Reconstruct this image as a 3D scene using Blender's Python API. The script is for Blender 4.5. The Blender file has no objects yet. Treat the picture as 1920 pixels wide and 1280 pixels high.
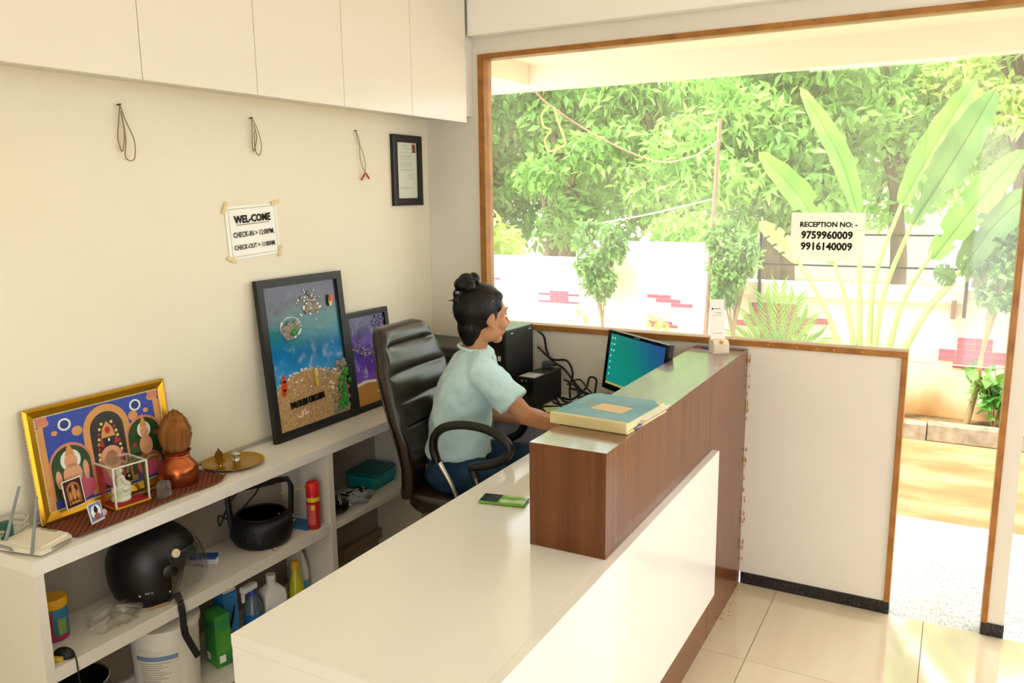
import bpy, bmesh, math, random
import numpy as np
from mathutils import Vector, Matrix

scene = bpy.context.scene
COL = scene.collection
R = math.radians
random.seed(7)

# ---------------------------------------------------------------- camera
CAM_POS = Vector((2.4835, -3.616, 1.8))
yaw, pitch, roll = R(28.8239), R(10.2629), R(-0.6574)
fwd = Vector((-math.sin(yaw) * math.cos(pitch), math.cos(yaw) * math.cos(pitch), -math.sin(pitch)))
rgt0 = Vector((math.cos(yaw), math.sin(yaw), 0))
up0 = rgt0.cross(fwd)
rgt = rgt0 * math.cos(roll) + up0 * math.sin(roll)
upv = up0 * math.cos(roll) - rgt0 * math.sin(roll)
cam_data = bpy.data.cameras.new('camera')
cam_data.sensor_width = 36.0
cam_data.sensor_fit = 'HORIZONTAL'
cam_data.lens = 1524.13 / 1920 * 36.0
cam_data.clip_start = 0.05
cam = bpy.data.objects.new('camera', cam_data)
COL.objects.link(cam)
m = Matrix((rgt, upv, -fwd)).transposed().to_4x4()
m.translation = CAM_POS
cam.matrix_world = m
scene.camera = cam

# ---------------------------------------------------------------- world, lights, exposure
world = bpy.data.worlds.new('overcast_sky')
scene.world = world
world.use_nodes = True
bg = world.node_tree.nodes['Background']
bg.inputs['Color'].default_value = (0.955, 0.985, 1.0, 1)
bg.inputs['Strength'].default_value = 2.35

def portal(name, loc, size, rot):
    l = bpy.data.lights.new(name, 'AREA')
    l.shape = 'RECTANGLE'
    l.size, l.size_y = size
    l.cycles.is_portal = True
    o = bpy.data.objects.new(name, l)
    o.location = loc
    o.rotation_euler = rot
    COL.objects.link(o)

sun = bpy.data.lights.new('sun', 'SUN')
sun.energy = 3.2
sun.angle = R(12)
sun.color = (1.0, 0.95, 0.85)
so = bpy.data.objects.new('sun', sun)
so.rotation_euler = Vector((0.35, 0.45, -1.0)).to_track_quat('-Z', 'Y').to_euler()
COL.objects.link(so)

scene.view_settings.view_transform = 'Standard'
scene.view_settings.look = 'None'
scene.view_settings.gamma = 1.0
scene.view_settings.exposure = 1.2
scene.cycles.max_bounces = 10
scene.cycles.diffuse_bounces = 6
scene.cycles.glossy_bounces = 4
scene.cycles.transparent_max_bounces = 16
scene.cycles.sample_clamp_indirect = 6.0
scene.cycles.use_denoising = True
scene.cycles.caustics_reflective = False
scene.cycles.caustics_refractive = False

# ---------------------------------------------------------------- materials
def lin(c):
    if isinstance(c, str):
        c = tuple(int(c[i:i + 2], 16) for i in (0, 2, 4))
    return tuple(((v / 255) / 12.92 if v / 255 <= 0.04045 else ((v / 255 + 0.055) / 1.055) ** 2.4) for v in c) + (1.0,)

MATS = {}
def mat(name, c, rough=0.5, metal=0.0, spec=0.5, coat=0.0, emit=None, estr=0.0, trans=0.0, alpha=1.0, ior=1.45):
    if name in MATS:
        return MATS[name]
    mt = bpy.data.materials.new(name)
    mt.use_nodes = True
    p = mt.node_tree.nodes['Principled BSDF']
    p.inputs['Base Color'].default_value = lin(c)
    p.inputs['Roughness'].default_value = rough
    p.inputs['Metallic'].default_value = metal
    p.inputs['Specular IOR Level'].default_value = spec
    p.inputs['Coat Weight'].default_value = coat
    p.inputs['Coat Roughness'].default_value = 0.08
    p.inputs['Transmission Weight'].default_value = trans
    p.inputs['Alpha'].default_value = alpha
    p.inputs['IOR'].default_value = ior
    if emit:
        p.inputs['Emission Color'].default_value = lin(emit)
        p.inputs['Emission Strength'].default_value = estr
    MATS[name] = mt
    return mt

def nodes_of(mt):
    nt = mt.node_tree
    return nt, nt.nodes, nt.links, nt.nodes['Principled BSDF']

def ramp_node(nodes, stops, interp='LINEAR'):
    r = nodes.new('ShaderNodeValToRGB')
    r.color_ramp.interpolation = interp
    els = r.color_ramp.elements
    while len(els) < len(stops):
        els.new(0.5)
    for e, (pos, c) in zip(els, stops):
        e.position = pos
        e.color = lin(c)
    return r

def noise_mat(name, stops, scale=(5, 5, 5), nscale=1.0, detail=4, rough=0.5, bump=0.0, bumpd=0.01, coat=0.0, spec=0.5, metal=0.0, dist=0.0, coord='Object', rot=(0, 0, 0), sheen=0.0):
    """colour from stretched noise, with optional fine relief"""
    if name in MATS:
        return MATS[name]
    mt = mat(name, 'ffffff', rough, metal, spec, coat)
    nt, N, L, p = nodes_of(mt)
    tc = N.new('ShaderNodeTexCoord')
    mp = N.new('ShaderNodeMapping')
    mp.inputs['Scale'].default_value = scale
    mp.inputs['Rotation'].default_value = rot
    L.new(tc.outputs[coord], mp.inputs['Vector'])
    nz = N.new('ShaderNodeTexNoise')
    nz.inputs['Scale'].default_value = nscale
    nz.inputs['Detail'].default_value = detail
    nz.inputs['Distortion'].default_value = dist
    L.new(mp.outputs['Vector'], nz.inputs['Vector'])
    r = ramp_node(N, stops)
    L.new(nz.outputs['Fac'], r.inputs['Fac'])
    L.new(r.outputs['Color'], p.inputs['Base Color'])
    if sheen:
        p.inputs['Sheen Weight'].default_value = sheen
    if bump:
        b = N.new('ShaderNodeBump')
        b.inputs['Strength'].default_value = bump
        b.inputs['Distance'].default_value = bumpd
        L.new(nz.outputs['Fac'], b.inputs['Height'])
        L.new(b.outputs['Normal'], p.inputs['Normal'])
    return mt

def leaf_mat(name, stops, rough=0.45, trans=0.35):
    """leaf: diffuse + translucent, colour varied per leaf patch"""
    mt = bpy.data.materials.new(name)
    mt.use_nodes = True
    nt, N, L, p = nodes_of(mt)
    tc = N.new('ShaderNodeTexCoord')
    nz = N.new('ShaderNodeTexNoise')
    nz.inputs['Scale'].default_value = 5.0
    nz.inputs['Detail'].default_value = 3
    L.new(tc.outputs['Object'], nz.inputs['Vector'])
    r = ramp_node(N, stops)
    L.new(nz.outputs['Fac'], r.inputs['Fac'])
    L.new(r.outputs['Color'], p.inputs['Base Color'])
    p.inputs['Roughness'].default_value = rough
    tr = N.new('ShaderNodeBsdfTranslucent')
    L.new(r.outputs['Color'], tr.inputs['Color'])
    mx = N.new('ShaderNodeMixShader')
    mx.inputs['Fac'].default_value = trans
    L.new(p.outputs['BSDF'], mx.inputs[1])
    L.new(tr.outputs['BSDF'], mx.inputs[2])
    L.new(mx.outputs['Shader'], N['Material Output'].inputs['Surface'])
    MATS[name] = mt
    return mt

def glass_mat(name, tint=(1, 1, 1), refl=0.06, rough=0.02, haze=0.0, spec_fresnel=True):
    """thin sheet: transparent + mirror reflection + a painted milky haze"""
    mt = bpy.data.materials.new(name)
    mt.use_nodes = True
    nt, N, L, p = nodes_of(mt)
    N.remove(p)
    t = N.new('ShaderNodeBsdfTransparent')
    t.inputs['Color'].default_value = tint + (1,)
    g = N.new('ShaderNodeBsdfGlossy')
    g.inputs['Roughness'].default_value = rough
    mx = N.new('ShaderNodeMixShader')
    lw = N.new('ShaderNodeLayerWeight')
    pw = N.new('ShaderNodeMath'); pw.operation = 'POWER'; pw.inputs[1].default_value = 4.0
    L.new(lw.outputs['Facing'], pw.inputs[0])
    ad = N.new('ShaderNodeMath'); ad.operation = 'MULTIPLY_ADD'
    ad.inputs[1].default_value = 0.6; ad.inputs[2].default_value = refl * 0.5
    L.new(pw.outputs[0], ad.inputs[0])
    lw = ad
    L.new(ad.outputs[0], mx.inputs['Fac'])
    L.new(t.outputs['BSDF'], mx.inputs[1])
    L.new(g.outputs['BSDF'], mx.inputs[2])
    out = mx
    if haze:  # pale scatter layer that paints a veil of haze on the sheet
        d = N.new('ShaderNodeBsdfDiffuse')
        d.inputs['Color'].default_value = (0.95, 0.95, 0.92, 1)
        tl = N.new('ShaderNodeBsdfTranslucent')
        tl.inputs['Color'].default_value = (0.95, 0.95, 0.92, 1)
        a = N.new('ShaderNodeMixShader')
        L.new(d.outputs['BSDF'], a.inputs[1])
        L.new(tl.outputs['BSDF'], a.inputs[2])
        m2 = N.new('ShaderNodeMixShader')
        tc = N.new('ShaderNodeTexCoord')
        mp = N.new('ShaderNodeMapping')
        mp.inputs['Rotation'].default_value = (0, R(25), 0)
        mp.inputs['Scale'].default_value = (0.8, 1, 3.0)
        nz = N.new('ShaderNodeTexNoise')
        nz.inputs['Scale'].default_value = 1.3
        nz.inputs['Detail'].default_value = 5
        L.new(tc.outputs['Object'], mp.inputs['Vector'])
        L.new(mp.outputs['Vector'], nz.inputs['Vector'])
        mr = N.new('ShaderNodeMapRange')
        mr.inputs['From Min'].default_value = 0.3
        mr.inputs['From Max'].default_value = 0.75
        mr.inputs['To Min'].default_value = haze * 0.6
        mr.inputs['To Max'].default_value = haze * 1.5
        L.new(nz.outputs['Fac'], mr.inputs['Value'])
        L.new(mr.outputs['Result'], m2.inputs['Fac'])
        L.new(mx.outputs['Shader'], m2.inputs[1])
        L.new(a.outputs['Shader'], m2.inputs[2])
        out = m2
    L.new(out.outputs['Shader'], N['Material Output'].inputs['Surface'])
    MATS[name] = mt
    return mt

# ---------------------------------------------------------------- mesh helpers
class MB:
    def __init__(self):
        self.bm = bmesh.new()

    def box(self, x0, x1, y0, y1, z0, z1, bev=0.0, seg=2, M=None):
        r = bmesh.ops.create_cube(self.bm, size=1.0)
        vs = r['verts']
        bmesh.ops.scale(self.bm, verts=vs, vec=(x1 - x0, y1 - y0, z1 - z0))
        bmesh.ops.translate(self.bm, verts=vs, vec=((x0 + x1) / 2, (y0 + y1) / 2, (z0 + z1) / 2))
        if bev > 0:
            es = list({e for v in vs for e in v.link_edges})
            rb = bmesh.ops.bevel(self.bm, geom=es, offset=bev, segments=seg, profile=0.5, affect='EDGES', clamp_overlap=True)
            vs = list({v for f in rb['faces'] for v in f.verts} | {v for v in vs if v.is_valid})
            # collect the whole island
            seen = set(vs); st = list(vs)
            while st:
                v = st.pop()
                for e in v.link_edges:
                    o = e.other_vert(v)
                    if o not in seen:
                        seen.add(o); st.append(o)
            vs = list(seen)
        if M is not None:
            bmesh.ops.transform(self.bm, matrix=M, verts=vs)
        return self

    def ring_loft(self, rings, closed=True, cap0=True, cap1=True, wrap=False):
        vr = [[self.bm.verts.new(p) for p in ring] for ring in rings]
        n = len(vr[0])
        pairs = list(zip(vr[:-1], vr[1:]))
        if wrap:
            pairs.append((vr[-1], vr[0]))
        for a, b in pairs:
            for i in range(n if closed else n - 1):
                j = (i + 1) % n
                try:
                    self.bm.faces.new((a[i], a[j], b[j], b[i]))
                except ValueError:
                    pass
        if closed and not wrap:
            if cap0:
                self.bm.faces.new(list(reversed(vr[0])))
            if cap1:
                self.bm.faces.new(vr[-1])
        return self

    def lathe(self, prof, n=24, c=(0, 0, 0), M=None, caps=True):
        rings = []
        for r, z in prof:
            ring = []
            for i in range(n):
                a = 2 * math.pi * i / n
                p = Vector((r * math.cos(a), r * math.sin(a), z))
                if M is not None:
                    p = M @ p
                ring.append(p + Vector(c))
            rings.append(ring)
        return self.ring_loft(rings, cap0=caps, cap1=caps)

    def tube(self, path, r, n=8, closed=False, flat=1.0, upref=None):
        P = [Vector(p) for p in path]
        k = len(P)
        rs = r if isinstance(r, (list, tuple)) else [r] * k
        T = []
        for i in range(k):
            a = P[(i - 1) % k] if (closed or i > 0) else P[i]
            b = P[(i + 1) % k] if (closed or i < k - 1) else P[i]
            d = (b - a)
            T.append(d.normalized() if d.length > 1e-9 else Vector((0, 0, 1)))
        ref = Vector(upref) if upref else (Vector((0, 0, 1)) if abs(T[0].z) < 0.9 else Vector((1, 0, 0)))
        u = (ref - T[0] * ref.dot(T[0])).normalized()
        rings = []
        for i in range(k):
            if upref:
                u = Vector(upref)
            u = u - T[i] * u.dot(T[i])
            u = u.normalized() if u.length > 1e-6 else T[i].orthogonal().normalized()
            v = T[i].cross(u)
            rings.append([P[i] + (u * math.cos(2 * math.pi * j / n) * flat + v * math.sin(2 * math.pi * j / n)) * rs[i] for j in range(n)])
        return self.ring_loft(rings, wrap=closed)

    def ell(self, c, rad, M=None, u=16, v=10):
        r = bmesh.ops.create_uvsphere(self.bm, u_segments=u, v_segments=v, radius=1.0)
        mm = Matrix.Diagonal((rad[0], rad[1], rad[2], 1)) if not isinstance(rad, (int, float)) else Matrix.Diagonal((rad, rad, rad, 1))
        if M is not None:
            mm = M.to_4x4() @ mm
        mm = Matrix.Translation(c) @ mm
        bmesh.ops.transform(self.bm, matrix=mm, verts=r['verts'])
        return self

    def prism(self, poly, t0, t1, M=None):
        """poly in local xy, extruded along local z from t0 to t1, then M"""
        M = M or Matrix.Identity(4)
        a = [self.bm.verts.new(M @ Vector((x, y, t0))) for x, y in poly]
        b = [self.bm.verts.new(M @ Vector((x, y, t1))) for x, y in poly]
        n = len(poly)
        self.bm.faces.new(list(reversed(a)))
        self.bm.faces.new(b)
        for i in range(n):
            j = (i + 1) % n
            self.bm.faces.new((a[i], a[j], b[j], b[i]))
        return self

    def grid(self, fn, nu, nv):
        vs = [[self.bm.verts.new(fn(i / nu, j / nv)) for j in range(nv + 1)] for i in range(nu + 1)]
        for i in range(nu):
            for j in range(nv):
                self.bm.faces.new((vs[i][j], vs[i + 1][j], vs[i + 1][j + 1], vs[i][j + 1]))
        return self

    def mesh(self, name, smooth=None):
        bmesh.ops.recalc_face_normals(self.bm, faces=self.bm.faces)
        me = bpy.data.meshes.new(name)
        self.bm.to_mesh(me)
        self.bm.free()
        if smooth is not None:
            me.shade_smooth()
            me.set_sharp_from_angle(angle=R(smooth))
        return me

    def build(self, name, material, parent=None, smooth=None, loc=None, rot=None):
        return link(name, self.mesh(name, smooth), material, parent, loc, rot)


def link(name, me, material, parent=None, loc=None, rot=None):
    if material is not None:
        me.materials.clear()
        me.materials.append(material)
    o = bpy.data.objects.new(name, me)
    COL.objects.link(o)
    if parent is not None:
        o.parent = parent
    if loc is not None:
        o.location = loc
    if rot is not None:
        o.rotation_euler = rot
    return o

def tag(o, label=None, cat=None, group=None, kind=None):
    if label: o['label'] = label
    if cat: o['category'] = cat
    if group: o['group'] = group
    if kind: o['kind'] = kind
    return o

def thing(name, label, cat, loc=(0, 0, 0), rz=0.0, group=None):
    o = bpy.data.objects.new(name, None)
    o.empty_display_size = 0.05
    COL.objects.link(o)
    o.location = loc
    o.rotation_euler = (0, 0, rz)
    return tag(o, label, cat, group)

def struct_empty(name, loc=(0, 0, 0)):
    o = bpy.data.objects.new(name, None)
    COL.objects.link(o)
    o.location = loc
    o['kind'] = 'structure'
    return o

def solid(name, material, x0, x1, y0, y1, z0, z1, parent=None, bev=0.0):
    return MB().box(x0, x1, y0, y1, z0, z1, bev).build(name, material, parent)

def struct(name, material, *a, bev=0.0):
    return tag(solid(name, material, *a, bev=bev), kind='structure')

def raw_mesh(name, verts, faces):
    me = bpy.data.meshes.new(name)
    me.from_pydata([tuple(v) for v in verts], [], faces)
    me.update()
    return me

def text_mesh(body, size, bold=0.0, extrude=0.0003, align='CENTER', xs=1.0, spacing=1.0):
    cu = bpy.data.curves.new('writing', 'FONT')
    cu.body = body
    cu.size = size
    cu.align_x = align
    cu.offset = bold
    cu.extrude = extrude
    cu.resolution_u = 2
    cu.space_character = spacing
    t = bpy.data.objects.new('writing', cu)
    COL.objects.link(t)
    dg = bpy.context.evaluated_depsgraph_get()
    me = bpy.data.meshes.new_from_object(t.evaluated_get(dg))
    bpy.data.objects.remove(t)
    bpy.data.curves.remove(cu)
    if xs != 1.0:
        me.transform(Matrix.Diagonal((xs, 1, 1, 1)))
    return me

def remeshed(mb, voxel, smooth_it=4, name='body', factor=0.5):
    """fuse overlapping closed shapes into one continuous surface"""
    me = mb.mesh(name)
    t = bpy.data.objects.new(name, me)
    COL.objects.link(t)
    rm = t.modifiers.new('r', 'REMESH')
    rm.mode = 'VOXEL'
    rm.voxel_size = voxel
    rm.use_smooth_shade = True
    if smooth_it:
        sm = t.modifiers.new('s', 'SMOOTH')
        sm.iterations = smooth_it
        sm.factor = factor
    dg = bpy.context.evaluated_depsgraph_get()
    out = bpy.data.meshes.new_from_object(t.evaluated_get(dg))
    bpy.data.objects.remove(t)
    out.shade_smooth()
    return out

def catmull(pts, n=6, closed=False):
    P = [Vector(p) for p in pts]
    out = []
    k = len(P)
    rng = range(k) if closed else range(k - 1)
    for i in rng:
        p0 = P[(i - 1) % k] if (closed or i > 0) else P[i] * 2 - P[i + 1]
        p1 = P[i]
        p2 = P[(i + 1) % k]
        p3 = P[(i + 2) % k] if (closed or i + 2 < k) else p2 * 2 - p1
        for j in range(n):
            t = j / n
            out.append(0.5 * ((2 * p1) + (p2 - p0) * t + (2 * p0 - 5 * p1 + 4 * p2 - p3) * t * t + (3 * p1 - p0 - 3 * p2 + p3) * t ** 3))
    if not closed:
        out.append(P[-1])
    return out

def frame_at(origin, xaxis, yaxis):
    """matrix whose local x,y lie along the given world directions; local z is their cross product"""
    x = Vector(xaxis).normalized()
    z = x.cross(Vector(yaxis)).normalized()
    y = z.cross(x)
    M = Matrix((x, y, z)).transposed().to_4x4()
    M.translation = Vector(origin)
    return M

# ================================================================ the setting
m_wall = noise_mat('cream_wall_paint', [(0.0, 'd6cdb4'), (0.30, 'e4dcc6'), (0.75, 'e8e1cd'), (1.0, 'ece6d6')], (1.2, 1.2, 1.6), 1.4, 6, rough=0.75, spec=0.2)
m_panel = noise_mat('offwhite_wall_laminate', [(0.0, 'd9d2c6'), (0.5, 'e2dcd1'), (1.0, 'e6e1d7')], (1, 1, 1), 1.5, 3, rough=0.5, spec=0.3)
m_ceil = mat('ceiling_white', 'f2efe6', 0.8, spec=0.2)
m_white = mat('white_gloss_laminate', 'e9e6df', 0.13, spec=0.5)
m_cabinet = mat('cream_gloss_laminate', 'dcd5c8', 0.16, spec=0.45)
m_shelf = mat('white_shelf_laminate', 'ddd9d0', 0.3, spec=0.4)
m_shelfin = mat('grey_shaded_backing', '9d968a', 0.5)  # grey backing, darkened further to paint the shade inside the bays
m_wood = noise_mat('brown_wood_laminate', [(0.25, '532c13'), (0.45, '63371b'), (0.6, '6e3f20'), (0.8, '774624')], (16, 16, 0.6), 2.2, 6, rough=0.2, spec=0.5, dist=0.3)
m_frame = noise_mat('teak_frame_wood', [(0.2, '7d4c1c'), (0.5, 'a06a30'), (0.8, 'b57c3d')], (14, 14, 14), 0.8, 5, rough=0.4, spec=0.4)
m_granite = noise_mat('black_granite', [(0.0, '0c0c0d'), (0.55, '1a1a1b'), (0.68, '3a3a3c'), (1.0, '77777a')], (60, 60, 60), 2.0, 3, rough=0.18)
m_tile = noise_mat('beige_floor_tile', [(0.2, 'cfc0a2'), (0.5, 'd8caae'), (0.8, 'ddd1b8')], (3, 0.5, 1), 2.5, 5, rough=0.07, spec=0.6, coat=0.8)
m_grout = mat('tile_grout', '9c8a6c', 0.8)
m_dark = mat('shadow_gap_edge', '5a5148', 0.7)
m_black = mat('black_plastic', '0d0d0e', 0.4)
m_blackgloss = mat('black_gloss', '0a0a0b', 0.12)
m_chrome = mat('chrome', 'd8d4cc', 0.12, 1.0)

# floor with single tiles
floor = struct('floor', m_grout, 0.0, 5.2, -5.6, 0.0, -0.08, -0.004)
xs = [1.868 + 0.6 * k for k in range(-4, 7)]
xs = sorted(set([0.0] + [x for x in xs if 0.0 < x < 5.2] + [5.2]))
ys = sorted(set([-5.6, 0.0] + [y for y in [-0.64 - 0.6 * k for k in range(0, 9)] if -5.6 < y < 0]))
tile_cache = {}
for i in range(len(xs) - 1):
    for j in range(len(ys) - 1):
        w, d = xs[i + 1] - xs[i] - 0.003, ys[j + 1] - ys[j] - 0.003
        key = (round(w, 3), round(d, 3))
        if key not in tile_cache:
            tile_cache[key] = MB().box(-w / 2, w / 2, -d / 2, d / 2, -0.004, 0.0).mesh('floor_tile')
            tile_cache[key].materials.append(m_tile)
        t = bpy.data.objects.new('floor_tile', tile_cache[key])
        COL.objects.link(t)
        t.parent = floor
        t.location = ((xs[i] + xs[i + 1]) / 2, (ys[j] + ys[j + 1]) / 2, 0)

struct('wall_left', m_wall, -0.12, 0.0, -5.7, 0.12, 0.0, 2.95)
struct('ceiling', m_ceil, -0.12, 5.3, -5.7, 0.12, 2.95, 3.05)
wb = MB()
wb.box(0.0, 0.322, 0.0, 0.12, 0.0, 2.95)
wb.box(0.322, 5.2, 0.0, 0.12, 2.478, 2.95)
wb.box(0.322, 2.313, 0.0, 0.06, 0.055, 1.126)
wb.box(2.694, 2.755, 0.0, 0.07, 0.055, 2.478)
wb.box(4.5, 5.2, 0.0, 0.12, 0.0, 2.478)
tag(wb.build('wall_back', m_panel), kind='structure')
wr = MB()
wr.box(5.2, 5.32, -5.7, 0.12, 0.0, 0.5)
wr.box(5.2, 5.32, -5.7, 0.12, 2.5, 2.95)
wr.box(5.2, 5.32, -0.6, 0.12, 0.5, 2.5)
wr.box(5.2, 5.32, -5.7, -2.0, 0.5, 2.5)
tag(wr.build('wall_right', m_panel), kind='structure')
wq = MB()
wq.box(-0.12, 1.4, -5.72, -5.6, 0.0, 2.95)
wq.box(1.4, 4.4, -5.72, -5.6, 2.4, 2.95)
wq.box(1.4, 2.6, -5.72, -5.6, 0.0, 2.4)
wq.box(4.4, 5.3, -5.72, -5.6, 0.0, 2.95)
tag(wq.build('wall_front', m_panel), kind='structure')
struct('trim_1', m_ceil, 0.306, 5.2, -0.08, 0.0, 2.558, 2.95, bev=0.006)          # beam over the glass

bb = MB().box(1.70, 2.333, -0.006, 0.06, 0.0, 0.055).box(0.0, 1.46, -0.006, 0.06, 0.0, 0.055)
tag(bb.build('baseboard_back', m_granite), kind='structure')
struct('baseboard_post', m_granite, 2.675, 2.757, -0.006, 0.07, 0.0, 0.055)

# dried adhesive smeared along the joint between counter and panel
m_glue = noise_mat('dried_adhesive', [(0.3, 'a0752c'), (0.6, 'c79f52')], (60, 60, 60), 1, 2, rough=0.5)
gl = MB()
rg = random.Random(3)
for k in range(34):
    z = rg.choice([rg.uniform(0.05, 0.35), rg.uniform(0.65, 1.08), rg.uniform(0.3, 1.1)])
    x = 1.698 + abs(rg.gauss(0, 0.004))
    gl.ell((x, -0.001, z), (rg.uniform(0.0015, 0.004), 0.002, rg.uniform(0.003, 0.014)), u=6, v=5)
for k in range(20):
    y = rg.uniform(-0.42, -0.03) if k < 24 else rg.uniform(-1.2, -0.4)
    gl.ell((1.697 + abs(rg.gauss(0, 0.014)), y, 0.0), (rg.uniform(0.003, 0.008), rg.uniform(0.003, 0.012), 0.0012), u=6, v=5)
g_o = gl.build('trim_2', m_glue, smooth=60)
tag(g_o, kind='structure')

# big window: timber frame members and panes
win = struct_empty('window_1', (0.0, 0.0, 0.0))
solid('frame_jamb', m_frame, 0.320, 0.355, -0.010, 0.07, 1.15, 2.480, win, 0.002)
solid('frame_jamb', m_frame, 2.675, 2.697, -0.010, 0.07, 0.055, 2.480, win, 0.002)
solid('frame_head', m_frame, 0.355, 2.675, -0.010, 0.07, 2.456, 2.480, win, 0.002)
solid('sill_rail', m_frame, 0.320, 2.333, -0.010, 0.07, 1.125, 1.151, win, 0.002)
solid('panel_post', m_frame, 2.311, 2.333, -0.010, 0.07, 0.055, 1.125, win, 0.002)
m_pane = glass_mat('window_glass', (0.98, 1.0, 0.985), refl=0.055, haze=0.10)  # milky scatter in the pane paints the washed-out veil over the view
solid('glass_pane', m_pane, 0.350, 2.334, 0.030, 0.036, 1.145, 2.462, win)
solid('glass_pane', m_pane, 2.336, 2.680, 0.030, 0.036, 1.108, 2.462, win)
m_edge = mat('polished_glass_edge', 'eef6f2', 0.2)
solid('glass_edge', m_edge, 2.336, 2.675, 0.029, 0.037, 1.1035, 1.1085, win)
m_screw = mat('brass_screw', 'd0a66a', 0.3, 0.8)
for x in (0.72, 1.13, 1.45, 1.78, 1.90, 1.98, 2.05, 2.16):
    MB().lathe([(0.0005, -0.001), (0.004, -0.001), (0.003, 0.001), (0.0005, 0.0015)], 8).build('screw_head', m_screw, win, 40, (x, -0.0105, 1.138), (R(90), 0, 0))

def sheet_text(parent, body, size, loc, rot, mt, bold=0.0, xs=1.0, name='lettering'):
    return link(name, text_mesh(body, size, bold, 0.0002, xs=xs), mt, parent, loc, rot)

m_paper = mat('white_paper', 'f3f1ea', 0.7, spec=0.2)
m_ink = mat('black_ink', '161413', 0.7, spec=0.2)
rot_back = (R(90), 0, 0)                    # reads when looking towards +y
rot_left = (R(90), 0, R(90))                # reads when looking towards -x

# notice on the glass
notice = thing('paper_notice', 'white paper on the window glass with reception phone numbers', 'notice', (1.99, 0.0285, 1.605))
solid('sheet', leaf_mat('backlit_paper', [(0.0, 'f6f4ee'), (1.0, 'f8f6f0')], 0.7, 0.55), -0.145, 0.147, -0.0008, 0.0, -0.098, 0.105, notice)
sheet_text(notice, 'RECEPTION NO: -', 0.0285, (0.004, -0.0015, 0.046), rot_back, m_ink, 0.0011, 1.0)
sheet_text(notice, '9759960009', 0.043, (0.0, -0.0015, -0.003), rot_back, m_ink, 0.0016, 0.95)
sheet_text(notice, '9916140009', 0.043, (0.0, -0.0015, -0.050), rot_back, m_ink, 0.0016, 0.95)

# ---------------------------------------------------------------- overhead cabinet
oc = thing('overhead_cabinet', 'long cream overhead cupboard of five plain doors above the wall', 'cabinet', (0, 0, 0))
solid('body', m_shelf, 0.0, 0.286, -3.30, -0.001, 2.185, 2.945, oc)
solid('bottom_strip', m_dark, 0.266, 0.286, -3.30, -0.094, 2.172, 2.185, oc)
for k in range(7):
    y1 = -0.094 - 0.4585 * k
    solid('door', m_cabinet, 0.287, 0.306, y1 - 0.4560, y1, 2.149, 2.940, oc, 0.0008)

# ---------------------------------------------------------------- shelf unit under the ledge
su = thing('shelf_unit', 'low white wall shelf with open bays below a long ledge', 'shelf', (0, 0, 0))
solid('ledge_top', m_white, 0.0, 0.276, -2.401, -0.512, 0.756, 0.799, su, 0.0015)
solid('end_panel', m_shelf, 0.0, 0.274, -2.401, -2.372, 0.0, 0.756, su, 0.001)
solid('divider', m_shelf, 0.0, 0.274, -1.182, -1.150, 0.0, 0.756, su, 0.001)
solid('end_panel', m_shelf, 0.0, 0.274, -0.542, -0.512, 0.0, 0.756, su, 0.001)
solid('shelf_board', m_shelf, 0.006, 0.272, -2.372, -1.182, 0.414, 0.457, su, 0.0015)
solid('shelf_board', m_shelf, 0.006, 0.272, -1.150, -0.542, 0.421, 0.446, su, 0.0015)
solid('bottom_board', m_shelf, 0.006, 0.272, -2.372, -1.182, 0.055, 0.085, su, 0.0015)
solid('back_panel', m_shelfin, 0.0, 0.006, -2.372, -1.182, 0.085, 0.756, su)
solid('back_panel', m_shelfin, 0.0, 0.006, -1.150, -0.542, 0.0, 0.756, su)
solid('back_rail', m_shelf, 0.006, 0.03, -2.372, -1.182, 0.085, 0.135, su, 0.002)
solid('back_rail', mat('tan_rail', '8f7d5c', 0.6), 0.006, 0.03, -1.150, -0.542, 0.10, 0.15, su, 0.002)
trk = MB().box(0.001, 0.014, -1.62, -0.56, 0.7995, 0.811, 0.002).build('cable_trunking', mat('grey_trunking', 'a9a296', 0.5))
tag(trk, 'thin grey cable trunking running along the wall behind the framed sea pictures', 'trunking')

# ---------------------------------------------------------------- reception counter
rc = thing('reception_counter', 'white glossy reception counter with a raised brown wood bar', 'counter', (0, 0, 0))
MB().box(1.075, 1.6949, -2.42, -0.568, 0.779, 0.809, 0.0012).box(1.075, 1.66, -0.5679, -0.002, 0.779, 0.809).build('worktop', m_white, rc)
solid('front_panel', m_white, 1.6951, 1.7225, -2.42, -0.568, 0.204, 0.809, rc, 0.0012)
solid('end_panel', m_white, 1.076, 1.6945, -2.4195, -2.395, 0.0, 0.7785, rc, 0.001)
MB().box(1.46, 1.6945, -2.394, -0.568, 0.0, 0.7785).box(1.46, 1.6605, -0.568, -0.011, 0.0, 0.7785).box(1.661, 1.695, -0.568, -0.011, 0.0, 0.8094).build('wood_panel', m_wood, rc)
solid('raised_bar', m_wood, 1.4625, 1.695, -1.6665, -0.011, 0.8095, 1.1125, rc)
m_woodtop = noise_mat('brown_wood_laminate_lengthwise', [(0.25, '532c13'), (0.45, '63371b'), (0.6, '6e3f20'), (0.8, '774624')], (16, 0.6, 16), 2.2, 6, rough=0.26, spec=1.0, dist=0.3, coat=0.7)
solid('bar_top', m_woodtop, 1.4625, 1.695, -1.6665, -0.011, 1.1125, 1.114, rc)

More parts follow.
